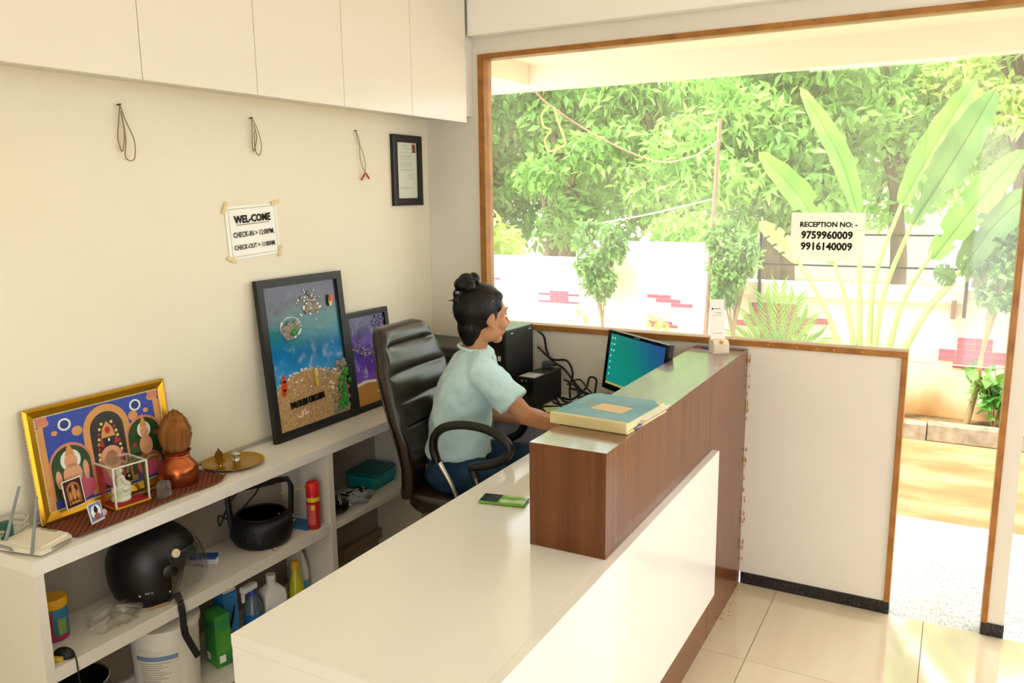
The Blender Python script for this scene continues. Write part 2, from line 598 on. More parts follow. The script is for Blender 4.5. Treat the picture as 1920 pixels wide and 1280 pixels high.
rd = thing('return_desk', 'white desk along the back wall under the window holding the computer', 'desk', (0, 0, 0))
solid('desk_top', m_white, 0.002, 1.0745, -0.512, -0.002, 0.779, 0.809, rd, 0.0012)
m_draw = mat('grey_drawer_laminate', 'b9b8c2', 0.35)
for k in range(4):
    x0 = 0.29 + 0.196 * k
    solid('drawer_front', m_draw, x0, x0 + 0.193, -0.500, -0.482, 0.10, 0.775, rd, 0.001)
solid('carcass', m_shelf, 0.285, 1.072, -0.481, -0.01, 0.0, 0.7785, rd)

# ---------------------------------------------------------------- veranda and ground outside
m_conc = noise_mat('pale_concrete', [(0.2, 'cfc4b2'), (0.6, 'dcd3c3'), (0.9, 'e3dccd')], (2, 2, 2), 2, 5, rough=0.6)
m_earth = noise_mat('sandy_earth', [(0.2, 'a5754a'), (0.45, 'bb8a5e'), (0.6, 'c9a57a'), (0.8, 'd0b490')], (1.0, 2.2, 1), 1.6, 7, rough=0.9, bump=0.4, bumpd=0.02, spec=0.1)
m_paleg = noise_mat('polished_pale_granite', [(0.3, '9a9a9c'), (0.5, 'c6c6c6'), (0.7, 'dedddb')], (30, 30, 30), 3, 4, rough=0.16)
struct('floor_veranda', m_paleg, -2.5, 6.0, 0.10, 0.64, -0.08, -0.004)
struct('floor_threshold', m_paleg, 2.333, 2.675, 0.001, 0.099, -0.08, -0.002)
struct('ground_outside', m_earth, -20, 20, 1.35, 30, -0.30, -0.052)
struct('ground_apron', m_conc, -3.5, 7, 0.645, 1.349, -0.25, -0.050)
m_plaster = mat('veranda_plaster', 'ddd3bc', 0.8, spec=0.2)
struct('ceiling_veranda', m_plaster, -0.20, 6.0, 0.12, 1.5, 2.66, 2.76)
struct('trim_3', m_plaster, -1.6, 6.0, 1.5, 1.62, 2.500, 2.85)
struct('trim_4', m_plaster, -0.42, -0.18, 0.12, 1.5, 2.53, 2.80)
struct('trim_5', m_plaster, -1.6, -0.42, 0.12, 1.5, 2.62, 2.80)

# compound wall, stained by the red earth at its foot
mw = mat('compound_wall_paint', 'efe3c8', 0.85, spec=0.15)
nt, N, L, p = nodes_of(mw)
tc = N.new('ShaderNodeTexCoord'); sx = N.new('ShaderNodeSeparateXYZ')
L.new(tc.outputs['Object'], sx.inputs[0])
nz = N.new('ShaderNodeTexNoise'); nz.inputs['Scale'].default_value = 2.2; nz.inputs['Detail'].default_value = 6
mp = N.new('ShaderNodeMapping'); mp.inputs['Scale'].default_value = (1.6, 1, 0.6)
L.new(tc.outputs['Object'], mp.inputs[0]); L.new(mp.outputs[0], nz.inputs['Vector'])
ma = N.new('ShaderNodeMath'); ma.operation = 'MULTIPLY_ADD'; ma.inputs[1].default_value = 0.45; 
L.new(nz.outputs['Fac'], ma.inputs[0]); L.new(sx.outputs['Z'], ma.inputs[2])
rp = ramp_node(N, [(0.08, '8f7a55'), (0.20, 'c58d57'), (0.36, 'd9b283'), (0.50, 'efe0c2'), (0.9, 'f2e8d2')])
L.new(ma.outputs[0], rp.inputs[0]); L.new(rp.outputs[0], p.inputs['Base Color'])
cw = MB()
cw.box(-9, -0.62, 3.40, 3.55, -0.05, 1.20)
cw.box(-0.62, 0.86, 3.40, 3.55, -0.05, 1.36)
cw.box(0.86, 8, 3.40, 3.55, -0.05, 0.94)
cwo = tag(cw.build('wall_compound', mw), kind='structure')
m_cope = mat('coping_paint', 'f6efdf', 0.8)
solid('coping', m_cope, 0.862, 8, 3.37, 3.58, 0.941, 1.05, cwo, 0.004)

m_pink = noise_mat('pink_brick_paint', [(0.3, 'a8385a'), (0.6, 'c04a6c'), (0.8, 'cc5f7e')], (6, 6, 6), 2, 4, rough=0.8, spec=0.1)
brick_cache = {}
def brick(x0, x1, z0, z1):
    w, h = round(x1 - x0 - 0.006, 3), round(z1 - z0 - 0.005, 3)
    if (w, h) not in brick_cache:
        me = MB().box(-w / 2, w / 2, -0.012, 0.0, -h / 2, h / 2, 0.002, 1).mesh('brick')
        me.materials.append(m_pink)
        brick_cache[(w, h)] = me
    o = bpy.data.objects.new('brick', brick_cache[(w, h)])
    COL.objects.link(o); o.parent = cwo
    o.location = ((x0 + x1) / 2, 3.401, (z0 + z1) / 2)
def rows(x0, z0, spec, h=0.055, unit=0.12):
    """spec: rows from the bottom up as (start, end) in metres from x0"""
    for r, (a, b) in enumerate(spec):
        n = max(1, round((b - a) / unit))
        for k in range(n):
            brick(x0 + a + (b - a) * k / n, x0 + a + (b - a) * (k + 1) / n, z0 + r * h, z0 + (r + 1) * h)
rows(2.40, 0.445, [(0.10, 0.37), (0.0, 0.48), (0.0, 0.48), (0.12, 0.36), (0.12, 0.36)], 0.048)
rows(0.84, 0.56, [(0.20, 0.46), (0.20, 0.58), (0.0, 0.58), (0.06, 0.75), (0.12, 0.50), (0.12, 0.50)], 0.052)
rows(0.03, 0.79, [(0.22, 0.42), (0.08, 0.31), (0.0, 0.22)], 0.036, 0.1)
rows(-1.075, 0.765, [(0.0, 0.43), (0.12, 0.32), (0.12, 0.32), (0.0, 0.43), (0.12, 0.32)], 0.024, 0.1)
rows(-1.72, 0.92, [(0.0, 0.10), (0.0, 0.10), (0.0, 0.22)], 0.022, 0.1)
rows(0.02, 0.60, [(0.02, 0.30), (0.02, 0.25)], 0.030, 0.1)

# kerb stones at the planting strip
m_kerb = noise_mat('mossy_kerb_concrete', [(0.25, '6d6650'), (0.5, '938a76'), (0.75, 'a9a08c')], (8, 8, 8), 1.5, 6, rough=0.85, bump=0.5, bumpd=0.006)
kerb = struct_empty('kerb', (0, 3.0, -0.052))
kerb_me = MB().box(-0.372, 0.372, 0.0, 0.14, 0.0, 0.125, 0.006).mesh('kerb_stone')
kerb_me.materials.append(m_kerb)
for k in range(-8, 6):
    o = bpy.data.objects.new('kerb_stone', kerb_me); COL.objects.link(o); o.parent = kerb
    o.location = (2.37 + 0.375 + 0.75 * k, random.uniform(-0.006, 0.006), random.uniform(-0.006, 0.004))
struct('ground_planting_bed', noise_mat('bed_soil', [(0.3, '5d4a30'), (0.6, '8a7048'), (0.8, '7c7440')], (9, 9, 9), 1, 5, rough=0.95), -9, 8, 3.141, 3.399, -0.06, 0.045)

# ================================================================ planting outside
def leaves_mesh(name, P, size, rng, aspect=0.45, droop=0.3, jitter=0.35, nrm=None):
    """many small folded leaves: each six vertices, four triangles' worth of blade"""
    n = len(P)
    d = rng.normal(size=(n, 3))
    d[:, 2] -= droop * 2
    d /= np.linalg.norm(d, axis=1)[:, None]
    up = rng.normal(size=(n, 3)) * 0.6 + np.array([0, -0.35, 0.9])
    s = np.cross(d, up); s /= np.linalg.norm(s, axis=1)[:, None] + 1e-9
    w = np.cross(s, d)
    L = size * (1 + jitter * rng.uniform(-1, 1, n))[:, None]
    W = L * aspect / 2
    base = P
    tip = P + d * L - w * L * 0.12
    midl = P + d * L * 0.45 + s * W + w * W * 0.35
    midr = P + d * L * 0.45 - s * W + w * W * 0.35
    V = np.stack([base, midl, tip, midr], 1).reshape(-1, 3)
    me = bpy.data.meshes.new(name)
    me.vertices.add(4 * n)
    me.vertices.foreach_set('co', V.astype(np.float32).ravel())
    idx = np.arange(n)[:, None] * 4
    tri = np.concatenate([idx + np.array([[0, 1, 2]]), idx + np.array([[0, 2, 3]])], 1).reshape(-1)
    me.loops.add(len(tri))
    me.loops.foreach_set('vertex_index', tri.astype(np.int32))
    me.polygons.add(2 * n)
    me.polygons.foreach_set('loop_start', np.arange(0, 6 * n, 3, dtype=np.int32))
    me.polygons.foreach_set('loop_total', np.full(2 * n, 3, dtype=np.int32))
    me.update()
    me.validate()
    return me

def blob_points(rng, blobs, n, shell=0.55):
    vol = np.array([b[3] * b[4] * b[5] for b in blobs]) ** 0.75
    cnt = rng.multinomial(n, vol / vol.sum())
    out = []
    for b, k in zip(blobs, cnt):
        q = rng.normal(size=(k, 3)); q /= np.linalg.norm(q, axis=1)[:, None]
        r = (shell + (1 - shell) * rng.uniform(0, 1, k) ** 0.6)[:, None]
        out.append(np.array(b[:3]) + q * r * np.array(b[3:6]))
    return np.concatenate(out)

m_bark = noise_mat('grey_brown_bark', [(0.2, '3b3024'), (0.5, '5d4d3a'), (0.8, '7b6a52')], (12, 12, 3), 1.5, 5, rough=0.9, bump=0.5, bumpd=0.01)
m_twig = noise_mat('pale_twig_bark', [(0.2, '7c6a46'), (0.6, 'a08b5e'), (0.9, 'b7a574')], (20, 20, 6), 1.5, 4, rough=0.85)
lm_mango = leaf_mat('mango_leaf', [(0.2, '4a7a2e'), (0.45, '6da045'), (0.65, '93c25a'), (0.9, 'c0dd7e')], trans=0.45)
lm_deep = leaf_mat('deep_green_leaf', [(0.2, '44702f'), (0.5, '649545'), (0.8, '8ab75c')], trans=0.4)
lm_light = leaf_mat('light_green_leaf', [(0.2, '68a548'), (0.5, '97c962'), (0.8, 'c6e386')], trans=0.5)
lm_yellow = leaf_mat('yellow_green_leaf', [(0.2, '8aad4c'), (0.5, 'b5cc6a'), (0.8, 'd6de92')], trans=0.5)
lm_ficus = leaf_mat('ficus_leaf', [(0.2, '3a6e2c'), (0.42, '5c9440'), (0.6, '8cbb62'), (0.8, 'c9dca4')], rough=0.3, trans=0.35)

def tree(label, x, y, zc, r, rz, leafm, n, size, seed, trunk_r=0.14, lean=(0.0, 0.0), cat='tree', group='trees beyond the compound wall', nblob=26, aspect=0.42):
    rng = np.random.default_rng(seed)
    t = thing('shade_tree', label, cat, (x, y, -0.06), 0, group)
    tr = MB()
    top = Vector((lean[0], lean[1], zc))
    path = catmull([(0, 0, -0.02), (lean[0] * 0.3 + 0.04, lean[1] * 0.3, zc * 0.33), (lean[0] * 0.65 - 0.05, lean[1] * 0.6, zc * 0.66), top], 5)
    k = len(path)
    tr.tube(path, [trunk_r * (1 - 0.6 * i / (k - 1)) for i in range(k)], 10)
    blobs = []
    for i in range(nblob):
        q = rng.normal(size=3); q /= np.linalg.norm(q)
        rad = rng.uniform(0.45, 1.0)
        c = np.array([lean[0], lean[1], zc]) + q * rad * np.array([r, r * 0.8, rz])
        s = rng.uniform(0.25, 0.42) * r
        blobs.append((c[0], c[1], c[2], s * 1.15, s * 1.0, s * 0.8))
        if i % 2 == 0:
            st = path[int(k * rng.uniform(0.45, 0.9))]
            mid = st.lerp(Vector(c), 0.5) + Vector((0, 0, 0.12))
            tr.tube(catmull([st, mid, Vector(c)], 4), [trunk_r * 0.42 * (1 - 0.75 * j / 8) for j in range(9)], 6)
    tr.build('trunk', m_bark, t, 50)
    f = link('foliage', leaves_mesh('foliage', blob_points(rng, blobs, n, 0.35), size, rng, aspect), leafm, t)
    f['kind'] = 'stuff'
    return t

tree('leafy green tree with dark leaning trunk at the left of the window', -2.5, 6.0, 2.55, 1.05, 1.25, lm_mango, 6500, 0.15, 11, 0.13, (0.55, 0.3))
tree('dense dark tree standing leftmost behind the compound wall', -3.9, 7.0, 2.6, 1.35, 1.6, lm_deep, 6500, 0.16, 12, 0.2, (0.25, 0))
tree('bright drooping tree with long leaves above the left ficus', -0.75, 6.6, 2.45, 1.15, 1.35, lm_light, 6500, 0.17, 13, 0.12, (0.1, 0), aspect=0.3)
tree('broad leaved tree directly behind the rope pole', 0.55, 7.2, 2.75, 1.15, 1.35, lm_mango, 6500, 0.17, 14, 0.12, (-0.1, 0))
tree('pale sunlit tree between the banana leaves', 1.75, 8.2, 2.85, 1.05, 1.3, lm_light, 6000, 0.15, 15, 0.13, (0, 0))
tree('yellowish green tree at the far right behind the banana leaves', 3.1, 7.6, 3.1, 1.1, 1.4, lm_yellow, 6500, 0.14, 16, 0.14, (0.0, 0))
tree('tall dark tree far back behind the left trees', -4.6, 11.5, 3.6, 2.4, 2.6, lm_deep, 7000, 0.24, 17, 0.25)
tree('tall tree far back in the middle of the window', -0.6, 12.0, 3.7, 2.5, 2.4, lm_mango, 7000, 0.24, 18, 0.25)
tree('tall tree far back at the right of the window', 2.9, 12.0, 4.2, 2.0, 2.2, lm_deep, 6000, 0.24, 19, 0.22)
tree('low leafy bush behind the wall right of the left ficus', 0.05, 5.0, 1.25, 0.62, 0.45, lm_light, 2600, 0.11, 20, 0.04, cat='bush', group='bushes behind the compound wall')
tree('low yellow green bush behind the wall at the left edge of the window', -2.75, 4.6, 1.35, 0.7, 0.6, lm_yellow, 2600, 0.12, 21, 0.04, cat='bush', group='bushes behind the compound wall')

def ficus(label, base, c, rad, seed, n=2600, stems=3):
    rng = np.random.default_rng(seed)
    b = Vector(base)
    t = thing('clipped_ficus', label, 'ficus', base, 0, 'clipped ficus plants along the compound wall')
    cc = Vector(c) - b
    st = MB()
    fork = Vector((cc.x * 0.55, cc.y * 0.5, max(0.25, (cc.z - rad[2]) * 0.75)))
    st.tube(catmull([(0, 0, -0.03), fork * 0.5 + Vector((0.015, 0, 0)), fork], 4), [0.024 - 0.001 * i for i in range(9)], 8)
    for k in range(7):
        q = rng.normal(size=3); q /= np.linalg.norm(q); q[2] = abs(q[2]) * 0.7
        e = cc + Vector(q * np.array(rad) * 0.7)
        st.tube(catmull([fork, fork.lerp(e, 0.5) + Vector((0, 0, 0.03)), e], 4), [0.011 - 0.0009 * i for i in range(9)], 6)
    st.build('stem', m_twig, t, 50)
    blobs = []
    for i in range(20):
        q = rng.normal(size=3); q /= np.linalg.norm(q)
        s = rng.uniform(0.28, 0.42)
        zz = q[2] * rad[2] * 0.72
        w = 1.0 if zz > -rad[2] * 0.2 else 0.72
        p = cc + Vector((q[0] * rad[0] * 0.68 * w, q[1] * rad[1] * 0.68 * w, zz))
        blobs.append((p.x, p.y, p.z, s * rad[0] * 1.1, s * rad[1] * 1.1, s * rad[0] * 1.1))
    f = link('foliage', leaves_mesh('foliage', blob_points(rng, blobs, n, 0.2), 0.058, rng, 0.55, 0.45), lm_ficus, t)
    f['kind'] = 'stuff'
ficus('round clipped ficus before the white wall left of the rope pole', (-0.33, 3.27, 0.045), (-0.335, 3.16, 1.25), (0.26, 0.14, 0.42), 31)
ficus('clipped ficus in the middle of the window right of the rope pole', (0.88, 3.27, 0.045), (0.835, 3.16, 1.2), (0.245, 0.14, 0.42), 32)
ficus('clipped ficus beside the right window jamb with a bare slanting trunk', (2.62, 3.24, 0.045), (2.74, 3.16, 1.22), (0.23, 0.14, 0.44), 33, 2800)

# banana-like fan plant: each stalk and each blade is a part
m_stalk = noise_mat('fan_palm_stalk', [(0.2, '7da24a'), (0.5, '9cbd62'), (0.8, 'b6cf80')], (20, 20, 2), 1.5, 3, rough=0.45)
m_blade = leaf_mat('fan_palm_blade', [(0.2, '4c8626'), (0.5, '6ca537'), (0.8, '8cbd50')], rough=0.35, trans=0.35)
m_blade_dark = leaf_mat('fan_palm_blade_old', [(0.2, '3d6a2a'), (0.5, '557f3a'), (0.8, '7d9148')], rough=0.4, trans=0.35)
fan = thing('traveller_palm', 'tall fan plant with long banana like leaves behind the phone notice', 'palm', (1.93, 3.25, 0.045))
def blade(stalk, spine, width, face, mt, tears=(), fold=0.25, seed=0, y0=0.0):
    rng = random.Random(seed)
    o = Vector((1.93, 3.25, 0.045))
    sp = [Vector((x, 3.2 + yy, z)) - o for x, z, yy in spine]
    pt = [Vector((x, 3.2 + yy, z)) - o for x, z, yy in stalk]
    pth = catmull(pt, 5)
    MB().tube(pth, [0.030 - 0.017 * i / (len(pth) - 1) for i in range(len(pth))], 8).build('stalk', m_stalk, fan, 60)
    c = catmull(sp, 10)
    n = len(c)
    F = Vector(face).normalized()
    mb = MB()
    mb.tube(c, [0.010 * (1 - 0.85 * i / (n - 1)) + 0.001 for i in range(n)], 6)
    for side in (-1, 1):
        prev = None
        for i in range(n):
            u = i / (n - 1)
            T = (c[min(i + 1, n - 1)] - c[max(i - 1, 0)]).normalized()
            S = T.cross(F).normalized()
            w = width * (math.sin(math.pi * min(1, u * 0.93 + 0.07)) ** 0.55) * (1 if u < 0.97 else 0.5)
            w *= 1 + 0.05 * math.sin(i * 1.7 + side)
            e = c[i] + S * side * w + F * w * fold + T * w * 0.25
            mid = c[i] + S * side * w * 0.5 + F * w * fold * 0.75 + T * w * 0.1
            cur = [mb.bm.verts.new(c[i]), mb.bm.verts.new(mid), mb.bm.verts.new(e)]
            torn = any(abs(u - t) < 0.5 / (n - 1) for t in tears)
            if prev is not None:
                if torn:
                    e2 = c[i - 1].lerp(c[i], 0.5) + S * side * w * 0.35
                    cut = [prev[0], prev[1], mb.bm.verts.new(prev[2].co.lerp(e2, 0.5))]
                    mb.bm.faces.new((cut[0], cut[1], cur[1], cur[0]))
                else:
                    mb.bm.faces.new((prev[0], prev[1], cur[1], cur[0]))
                    mb.bm.faces.new((prev[1], prev[2], cur[2], cur[1]))
            prev = cur
    mb.build('leaf_blade', mt, fan, 50)
blade([(1.90, 0.05, 0.05), (1.85, 0.57, 0.02), (1.82, 1.13, 0.0), (1.78, 1.63, 0.0)], [(1.78, 1.63, 0.0), (1.62, 2.07, -0.05), (1.32, 2.58, -0.1)], 0.085, (0.5, -1, 0.2), m_blade, (), 0.2, 1)
blade([(1.89, 0.05, 0.02), (1.81, 0.56, 0.0), (1.74, 0.92, 0.0), (1.63, 1.24, 0.0)], [(1.63, 1.24, 0.0), (1.38, 1.72, -0.05), (1.03, 2.11, -0.1)], 0.105, (0.3, -1, 0.3), m_blade, (0.22, 0.45), 0.2, 2)
blade([(1.86, 0.05, 0.0), (1.71, 0.56, -0.02), (1.57, 0.91, -0.03), (1.37, 1.24, -0.04)], [(1.37, 1.24, -0.04), (1.22, 1.41, -0.06), (1.06, 1.56, -0.1)], 0.075, (0.3, -1, 0.4), lm_yellow, (0.3, 0.5, 0.7), 0.2, 3)
blade([(1.92, 0.05, 0.03), (1.92, 0.57, 0.0), (1.93, 1.14, -0.02), (2.08, 1.70, -0.04)], [(2.08, 1.70, -0.04), (2.27, 2.12, -0.06), (2.50, 2.56, -0.1)], 0.105, (-0.4, -1, 0.1), m_blade, (), 0.25, 4)
blade([(1.93, 0.05, 0.0), (1.96, 0.58, -0.02), (2.01, 1.06, -0.06), (2.16, 1.55, -0.1)], [(2.16, 1.55, -0.1), (2.40, 2.01, -0.14), (2.62, 2.47, -0.2)], 0.135, (-0.2, -1, 0.3), m_blade_dark, (0.12, 0.22, 0.3), 0.1, 5)
blade([(1.95, 0.05, -0.02), (2.06, 0.58, -0.04), (2.14, 0.98, -0.08), (2.31, 1.35, -0.1)], [(2.31, 1.30, -0.1), (2.56, 1.70, -0.14), (2.82, 2.06, -0.2)], 0.12, (-0.1, -1, 0.5), m_blade, (0.2, 0.45), 0.1, 6)
blade([(1.97, 0.05, -0.03), (2.17, 0.59, -0.05), (2.32, 0.95, -0.06), (2.50, 1.22, -0.1)], [(2.50, 1.22, -0.1), (2.68, 1.55, -0.16), (2.90, 1.80, -0.24)], 0.12, (-0.1, -1, 0.4), m_blade_dark, (0.4,), 0.1, 7)
blade([(1.98, 0.05, -0.04), (2.17, 0.59, -0.08), (2.31, 0.91, -0.1), (2.47, 1.14, -0.12)], [(2.47, 1.14, -0.12), (2.41, 1.19, -0.2), (2.33, 1.22, -0.28)], 0.08, (0.2, -1, 0.3), m_blade_dark, (0.4, 0.6, 0.8), 0.05, 8)

# low areca palm beside the fan plant
ar = thing('areca_palm', 'low bright palm with narrow upright leaflets in front of the pink bricks', 'palm', (1.22, 3.26, 0.045))
m_areca = leaf_mat('areca_leaflet', [(0.2, '5c9423'), (0.5, '7cb534'), (0.8, '9ccb4a')], rough=0.35, trans=0.45)
rng = random.Random(5)
for k in range(9):
    a = -1.2 + 2.4 * k / 8
    fr = MB()
    ln = 0.95 - 0.22 * abs(a)
    top = Vector((math.sin(a) * 0.40, -0.06 + 0.05 * rng.uniform(-1, 1), ln * math.cos(a * 0.75)))
    mid = Vector((math.sin(a) * 0.14, -0.02, ln * 0.55))
    sp = catmull([(0, 0, 0), mid, top], 8)
    fr.tube(sp, [0.007 - 0.0003 * i for i in range(len(sp))], 5)
    for i in range(5, len(sp)):
        for s in (-1, 1):
            T = (sp[i] - sp[i - 1]).normalized()
            S = T.cross(Vector((0, 1, 0))).normalized() * s
            tip = sp[i] + T * 0.17 + S * 0.075 + Vector((0, -0.02, -0.02))
            mid2 = sp[i].lerp(tip, 0.4)
            w = Vector((0, 1, 0)).cross(tip - sp[i]).normalized() * 0.011
            vs = [fr.bm.verts.new(q) for q in (sp[i], mid2 + w, tip, mid2 - w)]
            fr.bm.faces.new(vs)
    fr.build('frond', m_areca, ar)

# small bushy plants in the bed
def small_plant(label, loc, h, w, n, leafm, size, seed, aspect=0.6):
    rng = np.random.default_rng(seed)
    t = thing('bed_plant', label, 'plant', loc, 0, 'small plants in the bed')
    st = MB()
    tips = []
    for k in range(6):
        e = Vector((rng.uniform(-w, w), rng.uniform(-0.06, 0.06), h * rng.uniform(0.55, 1.0)))
        tips.append(e)
        st.tube(catmull([(0, 0, -0.02), e * 0.5 + Vector((0, 0, 0.05)), e], 4), [0.006 - 0.0004 * i for i in range(9)], 5)
    st.build('stem', m_twig, t)
    pts = np.concatenate([np.array(e) * rng.uniform(0.45, 1.0, (n // 6, 1)) + rng.normal(size=(n // 6, 3)) * np.array([0.05, 0.03, 0.04]) for e in tips])
    link('leaves', leaves_mesh('leaves', pts, size, rng, aspect, 0.1), leafm, t)['kind'] = 'stuff'
small_plant('small pale plant at the wall foot left of the left ficus', (-0.64, 3.21, 0.045), 0.66, 0.16, 150, lm_yellow, 0.07, 41)
small_plant('small pale plant at the wall foot above the monitor', (0.16, 3.21, 0.045), 0.72, 0.12, 130, lm_yellow, 0.07, 42)
small_plant('broad leaved plant at the foot of the slanting ficus trunk', (2.80, 3.22, 0.045), 0.48, 0.16, 110, lm_ficus, 0.10, 43, 0.8)
small_plant('small plant at the wall foot in the lower left corner of the window', (-1.6, 3.21, 0.045), 0.70, 0.2, 150, lm_yellow, 0.07, 44)

# leaning pole with ropes
m_pole = noise_mat('weathered_pole', [(0.3, '7b5a49'), (0.6, '9a7766'), (0.9, 'b09080')], (30, 30, 4), 1, 4, rough=0.8)
po = MB().tube([(0.60, 3.22, -0.02), (0.645, 3.21, 1.2), (0.69, 3.2, 2.39)], [0.022, 0.020, 0.017], 10).build('rope_pole', m_pole, smooth=60)
tag(po, 'thin weathered wooden pole leaning in front of the trees', 'pole')
m_rope = mat('pinkish_rope', 'c98e78', 0.8)
rp_pts = catmull([(-0.17, 1.56, 2.50), (-0.10, 1.70, 2.40), (0.11, 2.1, 2.195), (0.36, 2.6, 2.04), (0.54, 2.95, 2.08), (0.69, 3.19, 2.21)], 6)
tag(MB().tube(rp_pts, 0.0065, 6).build('hanging_rope', m_rope, smooth=60), 'pink rope sagging from the veranda corner to the wooden pole', 'rope')
lp = catmull([(-0.11, 1.69, 2.41), (-0.17, 1.68, 2.35), (-0.16, 1.69, 2.27), (-0.11, 1.70, 2.24), (-0.15, 1.69, 2.18), (-0.12, 1.68, 2.10), (-0.05, 1.69, 2.115), (0.0, 1.71, 2.15), (-0.05, 1.71, 2.28), (-0.09, 1.71, 2.40)], 5)
tag(MB().tube(lp, 0.007, 6).build('rope_loop', mat('yellow_rope', 'd9c061', 0.7), smooth=60), 'yellow rope loop hanging near the veranda corner', 'rope')
tag(MB().tube(catmull([(-1.2, 5.0, 1.45), (-0.1, 3.75, 1.60), (0.665, 3.21, 1.745)], 6), 0.006, 6).build('clothes_line', mat('white_rope', 'e8e0cf', 0.7), smooth=60), 'pale rope tied lower on the wooden pole', 'rope')

rl = thing('metal_railing', 'thin black metal railing fixed to the compound wall behind the fan plant', 'railing', (0, 0, 0))
for x in (1.03, 2.55):
    solid('post', m_black, x - 0.012, x + 0.012, 3.34, 3.364, 0.84, 1.47, rl)
for z in (1.455, 1.205):
    solid('rail', m_black, 1.042, 2.538, 3.344, 3.360, z - 0.007, z + 0.007, rl)
lampb = solid('wall_bracket', mat('rust_brown', '8a5a3a', 0.7), 2.46, 2.495, 3.335, 3.399, 0.83, 0.97, None, 0.004)
tag(lampb, 'small rust brown bracket on the compound wall beside the black post', 'bracket')

# far background: pale house walls between the trunks
m_far = mat('far_house_plaster', 'f3efe6', 0.9)
fh = thing('far_house', 'pale house wall with a blue sheet seen between the tree trunks', 'building', (0, 14.5, -0.06))
solid('house_wall', m_far, -6, 6.5, 0, 0.3, 0, 2.3, fh)
solid('blue_sheet', mat('blue_tarpaulin', '6fb4d8', 0.7), -1.9, -0.6, -0.06, -0.02, 1.6, 2.1, fh)
solid('blue_sheet', mat('blue_tarpaulin', '6fb4d8', 0.7), 1.2, 2.0, -0.06, -0.02, 1.9, 2.25, fh)
solid('roof_edge', mat('red_tile_edge', 'b4533e', 0.8), -6.2, 6.7, -0.25, 0.4, 2.3, 2.42, fh)
struct('ground_far', noise_mat('pale_sunlit_ground', [(0.3, 'cfc79e'), (0.6, 'dcd6ba'), (0.8, 'c4cf9a')], (1, 1, 1), 0.7, 5, rough=0.95), -16, 16, 3.56, 16, -0.30, -0.045)

# ceiling lamp of the room, mirrored in the window glass
tl = thing('tube_light', 'white fluorescent tube lamp under the ceiling behind the viewer', 'lamp', (1.755, -4.44, 2.88))
solid('housing', m_ceil, -0.62, 0.62, -0.03, 0.03, 0.02, 0.07, tl, 0.004)
MB().tube([(-0.6, 0, 0), (0.6, 0, 0)], 0.013, 12).build('tube', mat('lit_tube', 'ffffff', 0.4, emit='fff4e0', estr=7.0), tl, 60)

# ================================================================ things on the wall
LZ = 0.7995          # top of the ledge
def ellipse(cx, cy, rx, ry, n=20, a0=0.0, a1=2 * math.pi):
    full = abs(a1 - a0 - 2 * math.pi) < 1e-6
    return [(cx + rx * math.cos(a0 + (a1 - a0) * i / (n if full else n - 1)), cy + ry * math.sin(a0 + (a1 - a0) * i / (n if full else n - 1))) for i in range(n)]
def arch(cx, y0, w, h, n=14):
    r = w / 2
    return [(cx - r, y0)] + [(cx + r, y0)] + [(cx + r * math.cos(math.pi * i / (n - 1)), y0 + h - r + r * math.sin(math.pi * i / (n - 1))) for i in range(n)]
def rect(x0, x1, y0, y1):
    return [(x0, y0), (x1, y0), (x1, y1), (x0, y1)]
def shapes(parent, name, mt, polys, w, t=0.0004):
    if len(polys) > 8:                      # printed dots and lines: too small to pick apart
        mb = MB()
        for p_ in polys:
            mb.prism(p_, w, w + t)
        return tag(mb.build(name, mt, parent), kind='stuff')
    for p_ in polys:
        o = MB().prism(p_, w, w + t).build(name, mt, parent)
    return o
def flat_thing(name, label, cat, origin, xdir, ydir, group=None):
    o = thing(name, label, cat, group=group)
    o.matrix_world = frame_at(origin, xdir, ydir)
    return o
def mitred_frame(parent, W, H, b, t, mt, part='frame_rail', lip=0.006):
    """four rails round the rectangle [-W/2,W/2]x[0,H], mitred"""
    hw = W / 2
    def rail(o0, o1, i1, i0):
        mb = MB()
        pts = [o0, o1, i1, i0]
        lo = [mb.bm.verts.new((x, y, 0.0)) for x, y in pts]
        hi = [mb.bm.verts.new((x, y, t)) for x, y in pts]
        k = 0.28
        mid = [((1 - k) * a[0] + k * c[0], (1 - k) * a[1] + k * c[1]) for a, c in ((o0, i0), (o1, i1))]
        top = [mb.bm.verts.new((mid[0][0], mid[0][1], t + lip)), mb.bm.verts.new((mid[1][0], mid[1][1], t + lip))]
        f = mb.bm.faces.new
        f(lo[::-1]); f((lo[0], lo[1], hi[1], hi[0])); f((lo[2], lo[3], hi[3], hi[2]))
        f((hi[0], hi[1], top[1], top[0])); f((top[0], top[1], hi[2], hi[3]))
        f((lo[1], lo[2], hi[2], top[1], hi[1])); f((lo[3], lo[0], hi[0], top[0], hi[3]))
        mb.build(part, mt, parent)
    O = [(-hw, 0), (hw, 0), (hw, H), (-hw, H)]
    I = [(-hw + b, b), (hw - b, b), (hw - b, H - b), (-hw + b, H - b)]
    for k in range(4):
        j = (k + 1) % 4
        rail(O[k], O[j], I[j], I[k])

